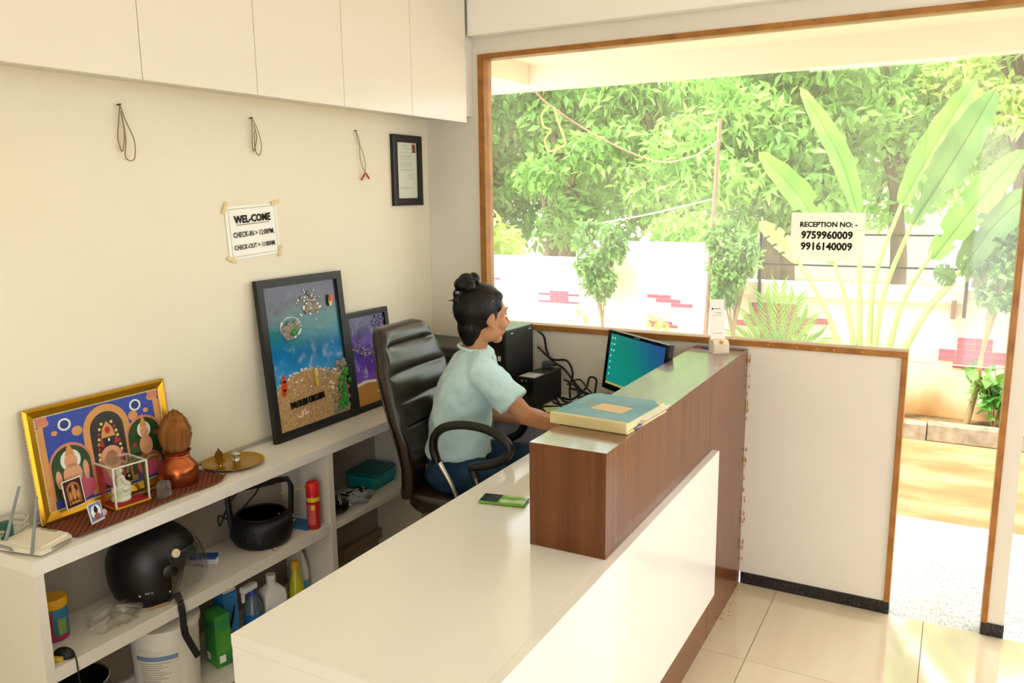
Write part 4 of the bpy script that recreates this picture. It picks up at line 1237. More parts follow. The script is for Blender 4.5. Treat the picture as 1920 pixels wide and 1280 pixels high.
leanv = Vector((-0.060, 0, 0.667)).normalized()
bp = flat_thing('sea_picture', 'large black framed resin sea picture with a sandy beach and islands', 'picture', (0.071, -1.020, LZ + 0.001), (0, 1, 0), leanv)
m_bf = noise_mat('rough_black_frame', [(0.3, '0e0e0e'), (0.7, '232221')], (40, 200, 40), 1, 3, rough=0.5, bump=0.3, bumpd=0.002)
mitred_frame(bp, 0.510, 0.670, 0.034, 0.022, m_bf, lip=0.001)
m_sea = sea_mat('resin_sea', [(0.28, '6fb0d8'), (0.35, '2f8fd0'), (0.42, '1072b2'), (0.47, '0b7796'), (0.53, '1a7378'), (0.575, '2a5f62'), (0.625, '343a48'), (0.69, '35324a')], [(0.24, 'ffffff'), (0.33, 'e0e0e0'), (0.39, '202020'), (0.46, '404040'), (0.52, '080808'), (0.56, '606060'), (0.62, '050505')])
solid('sea_panel', m_sea, -0.222, 0.222, 0.033, 0.637, 0.004, 0.010, bp)
beach = [(-0.222, 0.033), (0.222, 0.033), (0.222, 0.215), (0.16, 0.225), (0.10, 0.248), (0.03, 0.262), (-0.04, 0.270), (-0.11, 0.258), (-0.17, 0.235), (-0.222, 0.205)]
shapes(bp, 'beach', m_sand, [beach], 0.010, 0.004)
rg = random.Random(4)
lumps(bp, 'foam_edge', m_shell, [(x, 0.262 - 1.1 * (x + 0.03) ** 2 + rg.uniform(-0.008, 0.012), rg.uniform(0.003, 0.007)) for x in [-0.2 + 0.4 * i / 44 for i in range(45)]], 1)
lumps(bp, 'island_rock', m_rock, [(-0.105, 0.440, 0.030), (-0.092, 0.462, 0.024), (-0.118, 0.455, 0.024), (-0.06, 0.462, 0.018), (-0.055, 0.475, 0.014)], 2)
lumps(bp, 'island_moss', m_moss, [(-0.095, 0.437, 0.012), (-0.082, 0.445, 0.008)], 3, 0.032)
lumps(bp, 'island_foam', m_shell, [(-0.085 + 0.058 * math.cos(a), 0.458 + 0.045 * math.sin(a), rg.uniform(0.003, 0.007)) for a in [i * 0.22 for i in range(28)]], 4, 0.010)
lumps(bp, 'far_island', m_rock, [(0.040 + rg.gauss(0, 0.026), 0.545 + rg.gauss(0, 0.022), rg.uniform(0.006, 0.012)) for i in range(30)], 5)
lumps(bp, 'far_island_foam', m_shell, [(0.040 + rg.gauss(0, 0.036), 0.543 + rg.gauss(0, 0.030), rg.uniform(0.003, 0.007)) for i in range(40)], 6)
lumps(bp, 'cliff_rock', m_rock, [(0.19 + rg.gauss(0, 0.014), 0.05 + 0.22 * i / 40, rg.uniform(0.010, 0.018)) for i in range(40)] + [(0.14 + rg.gauss(0, 0.02), 0.07 + rg.gauss(0, 0.012), 0.012) for i in range(14)] + [(0.108, 0.226, 0.020), (0.07, 0.222, 0.012), (0.125, 0.115, 0.014)], 7)
lumps(bp, 'cliff_moss', m_moss, [(0.19 + rg.gauss(0, 0.018), 0.06 + 0.17 * i / 30, rg.uniform(0.007, 0.012)) for i in range(30)] + [(0.155 + rg.gauss(0, 0.014), 0.075 + rg.gauss(0, 0.012), 0.009) for i in range(12)], 8, 0.024)
lumps(bp, 'shells', m_shell, [(rg.uniform(-0.15, 0.1), rg.uniform(0.17, 0.23), rg.uniform(0.003, 0.006)) for i in range(12)] + [(-0.075 + rg.gauss(0, 0.014), 0.085 + rg.gauss(0, 0.009), rg.uniform(0.003, 0.007)) for i in range(14)] + [(0.125 + rg.gauss(0, 0.014), 0.16 + rg.gauss(0, 0.02), rg.uniform(0.003, 0.008)) for i in range(16)], 9, 0.015)
def board(pts_c, L_, W_, ang, mt, name='surfboard', zz=0.016):
    poly = [(W_ * math.sin(t) * 0.5, -L_ / 2 * math.cos(t)) for t in [2 * math.pi * i / 24 for i in range(24)]]
    MB().prism(poly, 0, 0.004).build(name, mt, bp, None, (pts_c[0], pts_c[1], zz), (0, 0, R(ang)))
board((-0.172, 0.225), 0.088, 0.026, -6, mat('orange_board', 'd4471c', 0.3))
MB().box(-0.008, 0.008, -0.004, 0.004, 0, 0.002).build('board_stripe', m_ink, bp, None, (-0.170, 0.243, 0.0202))
MB().box(-0.008, 0.008, -0.004, 0.004, 0, 0.002).build('board_stripe', m_ink, bp, None, (-0.174, 0.208, 0.0202))
board((0.022, 0.225), 0.085, 0.016, 4, mat('yellow_board', 'd9c22f', 0.3))
board((0.022, 0.248), 0.040, 0.012, 4, mat('pale_board', 'e0d3b8', 0.3), zz=0.0205)
board((0.168, 0.545), 0.052, 0.022, -8, mat('lime_board', 'c5b43c', 0.3))
board((0.170, 0.556), 0.032, 0.018, -8, mat('red_board', 'c9352c', 0.3), zz=0.0205)
link('lettering', text_mesh('PALOLEM CIRCUITS', 0.038, 0.0006, 0.003, xs=0.62), m_ink, bp, (-0.045, 0.125, 0.018), (0, 0, R(2)))

sp_ = flat_thing('sea_picture', 'smaller black framed purple sea picture beside the chair back', 'picture', (0.070, -0.603, LZ + 0.001), (0, 1, 0), Vector((-0.050, 0, 0.465)))
mitred_frame(sp_, 0.318, 0.468, 0.026, 0.020, m_bf, lip=0.001)
m_sea2 = sea_mat('purple_resin_sea', [(0.16, 'b9a8dc'), (0.21, '7c5cb8'), (0.28, '5e3da6'), (0.36, '533a98'), (0.40, '63509e'), (0.46, '40366f'), (0.54, '353060')], [(0.12, 'ffffff'), (0.2, 'a0a0a0'), (0.27, '303030'), (0.34, '909090'), (0.42, '303030')], 6.0)
solid('sea_panel', m_sea2, -0.135, 0.135, 0.025, 0.443, 0.004, 0.010, sp_)
shapes(sp_, 'beach', mat('amber_sand', 'b98543', 0.6), [[(-0.135, 0.025), (0.135, 0.025), (0.135, 0.16), (0.10, 0.145), (0.06, 0.115), (0.0, 0.122), (-0.06, 0.128), (-0.135, 0.118)]], 0.010, 0.003)
shapes(sp_, 'surf_line', m_shell, [[(-0.135, 0.118), (-0.06, 0.128), (0.0, 0.122), (0.06, 0.115), (0.10, 0.145), (0.135, 0.16), (0.135, 0.175), (0.095, 0.162), (0.058, 0.128), (0.0, 0.134), (-0.06, 0.141), (-0.135, 0.130)]], 0.010, 0.0035)
m_amy = noise_mat('amethyst_pebbles', [(0.3, '3a2f66'), (0.55, '6d5e96'), (0.7, 'e8e2ee')], (200, 200, 200), 1, 2, rough=0.4)
lumps(sp_, 'pebble_reef', m_amy, [(-0.06 + 0.18 * (i / 70 - 0.4) + rg.gauss(0, 0.012), 0.285 - 0.05 * (i / 70 - 0.4) + rg.gauss(0, 0.018), rg.uniform(0.004, 0.009)) for i in range(70)], 10)
lumps(sp_, 'far_reef', m_amy, [(0.08 + rg.gauss(0, 0.024), 0.40 + rg.gauss(0, 0.014), rg.uniform(0.004, 0.009)) for i in range(30)], 11)
lumps(sp_, 'shells', m_shell, [(0.06 + rg.gauss(0, 0.02), 0.075 + rg.gauss(0, 0.014), rg.uniform(0.003, 0.007)) for i in range(14)], 12)

# ================================================================ things on the shelves
SZ = 0.4575          # middle shelf, left bay
BZ = 0.0855          # bottom board
RZ = 0.4465          # shelf of the right bay
def lathe_part(name, prof, mt, parent, n=28, sm=40, loc=None):
    return MB().lathe(prof, n).build(name, mt, parent, sm, loc)

# snack jar
j = thing('food_jar', 'plastic jar with a yellow lid and blue label beside the end panel', 'jar', (0.105, -2.262, SZ + 0.0005))
lathe_part('body', [(0.001, 0), (0.036, 0), (0.039, 0.004), (0.039, 0.098), (0.034, 0.106), (0.001, 0.106)], mat('jar_blue', '2f6f97', 0.35), j)
lathe_part('lid', [(0.001, 0.1065), (0.041, 0.1065), (0.042, 0.110), (0.042, 0.132), (0.039, 0.136), (0.001, 0.136)], mat('jar_lid_yellow', 'd9a21a', 0.4), j)
def band(parent, name, r, z0, z1, a0, a1, mt, n=8):
    MB().grid(lambda u, v: Vector((r * math.cos(a0 + (a1 - a0) * u), r * math.sin(a0 + (a1 - a0) * u), z0 + (z1 - z0) * v)), n, 1).build(name, mt, parent, 60)
band(j, 'label_grey', 0.0395, 0.012, 0.095, R(-120), R(-45), mat('label_slate', '8d98a0', 0.4))
band(j, 'label_stripe', 0.0397, 0.006, 0.10, R(-48), R(-38), mat('label_red', 'b2263a', 0.4))
band(j, 'label_red_foot', 0.0396, 0.004, 0.018, R(-120), R(30), MATS['label_red'])
band(j, 'label_green', 0.0397, 0.022, 0.072, R(-18), R(20), mat('label_green', '7f9a4a', 0.4))
mb_ = MB().box(-0.022, 0.022, -0.008, 0.008, 0, 0.012, 0.001).build('match_box', mat('yellow_card', 'd3b13c', 0.6))
mb_.location = (0.232, -2.345, SZ + 0.0006); mb_.rotation_euler = (0, 0, R(35))
tag(mb_, 'tiny yellow card box against the end panel', 'box')
mo = thing('computer_mouse', 'black computer mouse at the front of the shelf next to the end panel', 'mouse', (0.232, -2.318, SZ + 0.0006), R(20))
mm = MB(); mm.ell((0, 0, 0.004), (0.034, 0.020, 0.026), u=18, v=12)
for v in mm.bm.verts:
    if v.co.z < 0.0: v.co.z = 0.0
mm.build('shell', mat('matt_black', '111214', 0.55), mo, 60)
MB().tube(catmull([(0.03, 0, 0.006), (0.042, -0.005, 0.002), (0.048, -0.008, -0.06), (0.046, 0.0, -0.12)], 5), 0.002, 6).build('cord', m_black, mo, 60)

# crumpled clear bag
pbm = MB()
rg = random.Random(12)
def bag_fn(cx, cy, cz, rx, ry, rz, seed, n=(26, 14)):
    rr_ = random.Random(seed)
    ph = [rr_.uniform(0, 6) for _ in range(8)]
    def f(u, v):
        a = u * 2 * math.pi; b = (v - 0.5) * math.pi
        k = 1 + 0.16 * math.sin(5 * a + ph[0] + 3 * b) + 0.12 * math.sin(9 * a + ph[1]) * math.cos(4 * b + ph[2]) + 0.08 * math.sin(13 * a + 7 * b + ph[3])
        return Vector((cx + rx * k * math.cos(a) * math.cos(b), cy + ry * k * math.sin(a) * math.cos(b), max(0.0008, cz + rz * k * math.sin(b))))
    return f
bg_o = MB().grid(bag_fn(0, 0, 0.018, 0.055, 0.085, 0.030, 3), 40, 18).build('plastic_bag', glass_mat('thin_plastic_film', (0.97, 0.96, 0.93), 0.16, 0.12, haze=0.10), smooth=30)
bg_o.location = (0.180, -2.110, SZ)
tag(bg_o, 'crumpled clear plastic bag lying next to the helmet', 'plastic bag')
st_o = MB().tube([(0.215, -2.02, SZ + 0.004), (0.243, -1.955, SZ + 0.006)], 0.0035, 6).build('wooden_stick', mat('raw_wood', 'b98a5a', 0.7))
tag(st_o, 'short wooden stick lying in the clear plastic bag', 'stick')

# motorcycle helmet
UPZ = Vector((0, 0, 1))
he = thing('motorcycle_helmet', 'black open face helmet with a clear visor on the middle shelf', 'helmet', (0.138, -1.925, SZ + 0.001), R(62))
m_helm = mat('satin_black_shell', '0b0b0c', 0.38)
hb = MB()
NU, NV = 40, 24
def helm_pt(a, b):
    # a: azimuth (0 = front), b: elevation -50..90 deg
    ca, sa, cb, sb = math.cos(a), math.sin(a), math.cos(b), math.sin(b)
    rb_ = cb if sb > 0 else cb ** 0.35
    x = 0.134 * ca * rb_ * (1.04 if ca < 0 else 1.0); y = 0.118 * sa * rb_; z = 0.128 * sb
    return Vector((x, y, z + 0.118))
rows_ = []
for i in range(NU):
    a = 2 * math.pi * i / NU
    front = max(0.0, math.cos(a))
    low = R(-62) + (R(82) * (1 if math.cos(a) > 0.62 else 0) if True else 0)
    # lower edge: open at the face, long at cheeks and back
    ca = math.cos(a)
    low = R(-66) if ca < 0.25 else R(-66) + (R(74)) * min(1.0, (ca - 0.25) / 0.30)
    rows_.append([helm_pt(a, low + (R(89.5) - low) * j / NV) for j in range(NV + 1)])
vv = [[hb.bm.verts.new(p) for p in r_] for r_ in rows_]
for i in range(NU):
    k = (i + 1) % NU
    for jx in range(NV):
        hb.bm.faces.new((vv[i][jx], vv[k][jx], vv[k][jx + 1], vv[i][jx + 1]))
hs = hb.build('shell', m_helm, he, 60)
sd = hs.modifiers.new('t', 'SOLIDIFY'); sd.thickness = -0.014; sd.offset = 1.0
MB().tube([rows_[i][0] for i in range(NU)], 0.006, 8, closed=True).build('edge_trim', mat('rubber_trim', '17171a', 0.6), he, 60)
pad = MB().ell((-0.008, 0, 0.125), (0.100, 0.088, 0.090), u=24, v=16)
pad.build('lining', mat('dark_padding', '1c1b1b', 0.9), he, 60)
vis = MB()
def vis_fn(u, v):
    a = R(-78) + R(156) * u
    b = R(22) - R(62) * v
    p0 = helm_pt(a, b)
    k = 1.07 + 0.26 * v * math.cos(a)
    return Vector((p0.x * k, p0.y * 1.05, 0.118 + (p0.z - 0.118) * 1.02))
vis.grid(vis_fn, 24, 8).build('visor', glass_mat('smoke_visor', (0.80, 0.81, 0.80), 0.3, 0.05, haze=0.05), he, 60)
for s in (-1, 1):
    MB().lathe([(0.001, 0), (0.022, 0), (0.022, 0.005), (0.016, 0.008), (0.001, 0.008)], 24).build('pivot_cap', m_helm, he, 40, (0.030, s * 0.112, 0.112), (R(-90 * s), 0, 0))
bpt = helm_pt(R(-66), R(20)); bnv = Vector((bpt.x, bpt.y * 1.25, (bpt.z - 0.118))).normalized()
bdg = MB().lathe([(0.001, -0.004), (0.0135, -0.004), (0.0135, 0.002), (0.001, 0.0028)], 20).build('badge', mat('cream_badge', 'd8cdae', 0.4), he, 40)
bdg.matrix_local = frame_at(bpt + bnv * 0.004, UPZ.cross(bnv), bnv.cross(UPZ.cross(bnv)))
for (x, z) in ((-0.060, 0.048), (0.025, 0.045)):
    MB().ell((x, -0.110 + 0.012 * (x < 0), z), (0.004, 0.003, 0.004), u=10, v=6).build('rivet', m_chrome, he, 60)
strap_p = catmull([(0.045, -0.098, 0.03), (0.050, -0.115, 0.004), (0.052, -0.130, -0.03), (0.053, -0.131, -0.09), (0.065, -0.129, -0.13), (0.088, -0.127, -0.19)], 5)
MB().tube(strap_p, 0.0105, 8, flat=0.16, upref=(0, -1, 0.05)).build('chin_strap', mat('black_webbing', '121212', 0.8), he, 60)
MB().box(0.043, 0.064, -0.136, -0.129, -0.10, -0.075, 0.002).build('buckle', m_black, he)
MB().tube([(0.050 + 0.010 * math.cos(a), -0.120, 0.008 + 0.010 * math.sin(a)) for a in [2 * math.pi * i / 16 for i in range(16)]], 0.0016, 6, closed=True).build('d_ring', m_chrome, he, 60)
link('lettering', text_mesh('909 X', 0.010, 0.0003, 0.0003), mat('grey_decal', '8c8c8c', 0.5), he, (-0.035, -0.1105, 0.052), (R(90), 0, R(-14)))

he.scale = (1.07, 1.07, 1.07)

# scrubbing brush
bs = thing('scrub_brush', 'blue and white scrubbing brush behind the helmet visor', 'brush', (0.10, -1.685, SZ + 0.001), R(30))
MB().box(-0.05, 0.05, -0.018, 0.018, 0.02, 0.036, 0.006).build('handle', mat('royal_blue_plastic', '1d3f8f', 0.4), bs)
br_ = MB()
for i in range(14):
    for k in range(4):
        x, y = -0.044 + 0.0068 * i, -0.012 + 0.008 * k
        br_.tube([(x, y, 0.021), (x * 1.06, y * 1.2, 0.0005)], [0.0032, 0.0022], 5)
br_.build('bristles', mat('white_bristle', 'dfe3e6', 0.7), bs)['kind'] = 'stuff'

# round black appliance with a bail handle
ap = thing('round_appliance', 'round black drum shaped appliance with a high handle', 'appliance', (0.142, -1.432, SZ + 0.001), R(-28))
m_app = mat('charcoal_plastic', '0e0e0f', 0.5)
lathe_part('drum', [(0.001, 0), (0.098, 0), (0.110, 0.010), (0.118, 0.035), (0.120, 0.075), (0.116, 0.098), (0.104, 0.110), (0.090, 0.113), (0.001, 0.113)], m_app, ap, 44)
lathe_part('lid_ring', [(0.088, 0.1135), (0.096, 0.1135), (0.096, 0.118), (0.088, 0.118), (0.088, 0.1135)], m_app, ap, 44)
for i in range(16):
    a = R(-170) + R(160) * i / 15
    MB().box(-0.004, 0.004, -0.003, 0.003, 0.030, 0.080, 0.001).build('vent_rib', mat('vent_black', '1a1a1b', 0.35), ap, None, (0.1195 * math.cos(a), 0.1195 * math.sin(a), 0), (0, 0, a))
hpath = [(0, -0.118, 0.085), (0, -0.124, 0.20), (0, -0.112, 0.232), (0, 0.0, 0.238), (0, 0.112, 0.232), (0, 0.124, 0.20), (0, 0.118, 0.085)]
MB().tube(hpath, 0.0115, 8, flat=0.5, upref=(1, 0, 0)).build('handle', m_app, ap, 40)
MB().box(-0.011, 0.011, -0.06, 0.06, 0.222, 0.2325, 0.003).build('grip', m_app, ap)
for (a, r_) in ((0.045, 0.055), (0.045, 0.075), (0.02, 0.09)):
    MB().ell((a, r_, 0.1135), (0.005, 0.005, 0.003), u=10, v=6).build('knob', m_chrome, ap, 60)
MB().tube(catmull([(-0.05, -0.11, 0.09), (-0.05, -0.15, 0.12), (-0.02, -0.155, 0.09), (0.0, -0.13, 0.16), (0.0, -0.08, 0.22), (-0.02, 0.0, 0.21), (-0.03, -0.07, 0.13)], 6), 0.003, 6).build('power_cord', m_black, ap, 60)

# packets and spray can
pk = thing('flat_packet', 'flat blue packet with a red edge lying behind the spray can', 'packet', (0.125, -1.245, SZ + 0.0008), R(8))
solid('sleeve', mat('packet_blue', '2f6fa8', 0.4), -0.10, 0.105, -0.05, 0.04, 0.0, 0.006, pk, 0.002)
solid('white_panel', m_paper, -0.06, 0.0, -0.03, 0.02, 0.0062, 0.0068, pk)
solid('red_edge', mat('packet_red', '8f2437', 0.5), -0.10, -0.085, -0.05, 0.04, 0.0062, 0.008, pk)
sc_ = thing('spray_can', 'tall red spray can with a yellow straw at the divider', 'spray can', (0.236, -1.240, SZ + 0.0008), R(-10))
m_red = mat('can_red', 'bd1d22', 0.3)
lathe_part('can', [(0.001, 0), (0.025, 0), (0.0275, 0.003), (0.0275, 0.142), (0.026, 0.147), (0.001, 0.147)], m_red, sc_, 28)
lathe_part('cap', [(0.001, 0.1475), (0.0265, 0.1475), (0.0270, 0.150), (0.0265, 0.190), (0.023, 0.196), (0.001, 0.196)], mat('cap_red', 'd62226', 0.4), sc_, 28)
MB().box(-0.012, 0.004, -0.009, 0.009, 0.196, 0.203, 0.003).build('button', MATS['cap_red'], sc_)
band(sc_, 'label_band', 0.0278, 0.118, 0.136, R(-150), R(40), mat('can_yellow', 'd6c03a', 0.35), 16)
band(sc_, 'label_text_panel', 0.0278, 0.02, 0.105, R(-140), R(-20), mat('can_print', 'c4525a', 0.4), 12)
band(sc_, 'label_badge', 0.0281, 0.085, 0.105, R(-55), R(-25), MATS['can_yellow'], 6)
MB().tube([(-0.020, -0.016, 0.176), (-0.050, -0.068, 0.170), (-0.072, -0.105, 0.161)], 0.0022, 6).build('straw', mat('yellow_straw', 'd8b51f', 0.4), sc_, 60)
MB().box(-0.026, -0.014, -0.022, -0.010, 0.170, 0.182, 0.002).build('nozzle', MATS['yellow_straw'], sc_)
cb = MB().ell((0, 0, 0.005), (0.010, 0.006, 0.005), u=8, v=6).build('crumb', mat('crumb_beige', 'cbb489', 0.9), smooth=60)
cb.location = (0.252, -1.478, SZ + 0.0006); tag(cb, 'small beige crumb in front of the black appliance', 'crumb')

# ---- bottom board
bk = thing('plastic_bucket', 'white plastic bucket with a printed label on the bottom board', 'bucket', (0.150, -1.915, BZ + 0.0005), R(-8))
lathe_part('tub', [(0.001, 0), (0.103, 0), (0.108, 0.006), (0.104, 0.014), (0.113, 0.262), (0.119, 0.264), (0.119, 0.282), (0.112, 0.284), (0.001, 0.284)], mat('bucket_white', 'dcd8cf', 0.4), bk, 44)
def bl(name, z0, z1, a0, a1, mt, dr=0.0006):
    MB().grid(lambda u, v: Vector(((0.1045 + 0.0363 * (z0 + (z1 - z0) * v) + dr) * math.cos(R(a0 + (a1 - a0) * u)), (0.1045 + 0.0363 * (z0 + (z1 - z0) * v) + dr) * math.sin(R(a0 + (a1 - a0) * u)), z0 + (z1 - z0) * v)), 16, 1).build(name, mt, bk, 60)
bl('label', 0.035, 0.215, -80, -8, mat('label_cream', 'd6d0c4', 0.5))
bl('label_header', 0.178, 0.195, -84, -10, mat('label_slate_blue', '7287ab', 0.5), 0.0010)
for i in range(15):
    z = 0.168 - 0.0082 * i
    bl('label_line', z, z + 0.0024, -76, -22 - (i * 37 % 23), mat('label_print', '8c8578', 0.6), 0.0010)
bl('label_rule', 0.036, 0.039, -78, -10, MATS['label_slate_blue'], 0.0010)
bw = thing('metal_bowl', 'deep black bowl with a shiny metal rim in the bottom bay', 'bowl', (0.145, -2.245, BZ + 0.0005))
lathe_part('bowl', [(0.001, 0), (0.07, 0), (0.082, 0.02), (0.098, 0.20), (0.100, 0.222), (0.096, 0.222), (0.092, 0.20), (0.075, 0.02), (0.001, 0.012)], mat('bowl_black', '161412', 0.35), bw, 40)
MB().tube([(0.098 * math.cos(a), 0.098 * math.sin(a), 0.224) for a in [2 * math.pi * i / 40 for i in range(40)]], 0.003, 6, closed=True).build('rim', m_chrome, bw, 60)
lathe_part('tan_sleeve', [(0.086, 0.05), (0.0985, 0.185), (0.0992, 0.185), (0.087, 0.05), (0.086, 0.05)], mat('tan_sleeve', 'a9854e', 0.6), bw, 40)

gb = thing('green_carton', 'green printed carton standing beside the white bucket', 'box', (0.165, -1.705, BZ + 0.0005), R(-14))
solid('carton', noise_mat('green_print', [(0.3, '1d6a4a'), (0.5, '3d8f35'), (0.75, '7fae38')], (6, 6, 9), 1, 2, rough=0.4), -0.042, 0.042, -0.030, 0.030, 0, 0.205, gb, 0.0015)
solid('barcode_patch', m_paper, 0.0421, 0.0426, -0.020, 0.004, 0.018, 0.046, gb)
solid('barcode_patch', m_paper, -0.034, -0.008, -0.0306, -0.0301, 0.018, 0.046, gb)
bbx = thing('blue_carton', 'blue carton with a white band between green carton and spray bottle', 'box', (0.13, -1.628, BZ + 0.0005), R(-10))
solid('carton', mat('carton_blue', '2b6ea5', 0.4), -0.035, 0.035, -0.030, 0.030, 0, 0.245, bbx, 0.0015)
solid('white_band', m_paper, -0.0356, 0.0356, -0.0306, 0.0306, 0.03, 0.075, bbx)
shapes(bbx, 'print_swoosh', m_ink, [[(-0.02, 0.11), (0.0, 0.15), (0.012, 0.19), (0.018, 0.19), (0.008, 0.14), (-0.005, 0.105)]], 0.0)
bpy.context.view_layer.update()
for c_ in bbx.children:
    if c_.name.startswith('print_swoosh'):
        c_.matrix_local = frame_at((0.0357, 0, 0), (0, 1, 0), (0, 0, 1))
solid('top_flap', mat('carton_cream', 'cfc9bb', 0.6), -0.032, 0.032, -0.027, 0.027, 0.2455, 0.262, bbx, 0.004)
def bottle(name, label, cat, loc, prof, mt, capprof, capm, rz=0.0, n=24):
    t = thing(name, label, cat, loc, rz)
    lathe_part('bottle', prof, mt, t, n)
    lathe_part('cap', capprof, capm, t, 20)
    return t
m_glassblue = mat('blue_liquid', '1566a8', 0.15, trans=0.3)
sb = bottle('spray_bottle', 'clear spray bottle half full of blue liquid behind the counter corner', 'spray bottle', (0.185, -1.548, BZ + 0.0005), [(0.001, 0), (0.034, 0), (0.037, 0.006), (0.037, 0.135), (0.001, 0.135)], m_glassblue, [(0.001, 0.205), (0.017, 0.205), (0.017, 0.225), (0.001, 0.225)], mat('trigger_blue', '2a3f9a', 0.4))
lathe_part('upper_bottle', [(0.001, 0.1352), (0.037, 0.1352), (0.034, 0.165), (0.022, 0.190), (0.015, 0.2045), (0.001, 0.2045)], mat('clear_bottle', '6b7f86', 0.15, trans=0.4), sb)
MB().box(-0.014, 0.014, -0.05, 0.022, 0.2255, 0.250, 0.006).box(-0.006, 0.006, -0.05, -0.038, 0.19, 0.228, 0.003).build('trigger_head', mat('trigger_white', 'dcdcd6', 0.4), sb)
jg = thing('white_jug', 'square shouldered white plastic bottle with a blue label', 'bottle', (0.175, -1.438, BZ + 0.0005), R(-15))
jm = MB()
def sq(hw, hd, z, r_=0.012, n=5):
    out = []
    for (sx_, sy_, a0) in ((1, 1, 0), (-1, 1, 90), (-1, -1, 180), (1, -1, 270)):
        for i in range(n):
            a = R(a0 + 90 * i / (n - 1))
            out.append(Vector((sx_ * (hw - r_) + r_ * math.cos(a), sy_ * (hd - r_) + r_ * math.sin(a), z)))
    return out
jm.ring_loft([sq(0.038, 0.046, 0), sq(0.041, 0.049, 0.006), sq(0.041, 0.049, 0.150), sq(0.038, 0.046, 0.172), sq(0.024, 0.028, 0.192, 0.02), sq(0.018, 0.018, 0.200, 0.0175), sq(0.018, 0.018, 0.218, 0.0175)])
jm.build('body', mat('jug_white', 'd9d7d2', 0.35), jg, 50)
lathe_part('cap', [(0.001, 0.2185), (0.019, 0.2185), (0.020, 0.222), (0.019, 0.238), (0.001, 0.238)], MATS['jug_white'], jg, 24)
MB().box(0.0412, 0.0418, -0.042, 0.042, 0.02, 0.125).build('label', mat('label_white_blue', 'c3cbd6', 0.4), jg)
MB().prism([(-0.042, 0.02), (0.042, 0.02), (0.042, 0.13), (0.01, 0.11)], 0.0, 0.0004, frame_at((0.0420, 0, 0), (0, 1, 0), (0, 0, 1))).build('label_swoosh', mat('label_blue', '2f6fb0', 0.4), jg)
yb = bottle('detergent_bottle', 'yellow dish liquid bottle with a yellow cap by the divider', 'bottle', (0.195, -1.322, BZ + 0.0005), [(0.001, 0), (0.030, 0), (0.033, 0.006), (0.034, 0.12), (0.028, 0.155), (0.017, 0.195), (0.013, 0.215), (0.001, 0.215)], mat('yellow_liquid', 'c9c52e', 0.15, trans=0.2), [(0.001, 0.2155), (0.016, 0.2155), (0.016, 0.238), (0.012, 0.250), (0.001, 0.250)], mat('cap_yellow', 'd9a520', 0.4))
band(yb, 'label', 0.0346, 0.03, 0.10, R(-100), R(40), mat('label_lime', 'b9cf3c', 0.4), 12)
band(yb, 'label_badge', 0.0349, 0.05, 0.08, R(-20), R(25), m_ink, 8)
wb_ = bottle('cleaner_bottle', 'white cleaner bottle with a yellow cap and blue label in the corner', 'bottle', (0.135, -1.240, BZ + 0.0005), [(0.001, 0), (0.036, 0), (0.040, 0.008), (0.040, 0.15), (0.034, 0.19), (0.020, 0.235), (0.014, 0.250), (0.001, 0.250)], mat('bottle_white', 'd8d6d0', 0.35), [(0.001, 0.2505), (0.016, 0.2505), (0.016, 0.278), (0.010, 0.286), (0.001, 0.286)], MATS['cap_yellow'])
band(wb_, 'label', 0.0405, 0.03, 0.125, R(-110), R(40), mat('label_aqua', '4fa3c9', 0.4), 12)

# ---- right bay
sa = thing('black_handbag', 'black handbag with chrome buckles leaning on the divider', 'handbag', (0.190, -1.085, RZ + 0.0005), R(10))
bagm = MB()
bagm.ell((0, 0, 0.045), (0.055, 0.045, 0.048), u=18, v=12)
bagm.ell((0.02, 0.035, 0.03), (0.045, 0.05, 0.032), u=18, v=12)
for v in bagm.bm.verts:
    v.co.z = max(v.co.z, 0.0)
link('body', remeshed(bagm, 0.006, 4, 'body'), mat('black_leatherette', '0c0c0d', 0.25), sa)
MB().tube(catmull([(0.03, -0.035, 0.05), (0.02, -0.04, 0.13), (-0.02, -0.03, 0.17), (-0.045, -0.01, 0.12), (-0.04, 0.0, 0.05)], 6), 0.008, 8, flat=0.4).build('strap', MATS['black_leatherette'], sa, 60)
for (x, y, z) in ((0.052, -0.005, 0.065), (0.050, -0.012, 0.085), (0.066, 0.05, 0.035)):
    MB().tube([(x, y + 0.008 * math.cos(a), z + 0.010 * math.sin(a)) for a in [2 * math.pi * i / 12 for i in range(12)]], 0.0018, 6, closed=True).build('buckle', m_chrome, sa, 60)
gbag = thing('grey_plastic_bag', 'grey plastic shopping bag with black print lying flat on the shelf', 'plastic bag', (0.170, -0.925, RZ + 0.0005), R(-12))
MB().grid(bag_fn(0, 0, 0.02, 0.062, 0.105, 0.028, 8), 44, 18).build('bag', mat('silver_grey_film', '9ea3a8', 0.35), gbag, 40)
for (x0, y0, w, h, a) in ((0.02, -0.05, 0.04, 0.012, 20), (0.005, -0.01, 0.012, 0.05, 5), (0.03, 0.03, 0.035, 0.010, -20), (0.0, 0.05, 0.03, 0.010, 10)):
    MB().box(-w / 2, w / 2, -h / 2, h / 2, 0, 0.001).build('print_mark', m_ink, gbag, None, (x0, y0, 0.051), (0, R(6), R(a)))
tb = thing('teal_box', 'teal plastic box at the back of the right shelf bay', 'box', (0.105, -0.700, RZ + 0.0005), R(5))
MB().box(-0.075, 0.075, -0.095, 0.095, 0, 0.068, 0.012).build('tub', mat('teal_plastic', '127f86', 0.4), tb)
MB().box(-0.078, 0.078, -0.098, 0.098, 0.0685, 0.084, 0.006).build('lid', mat('teal_lid', '0f5f63', 0.45), tb)

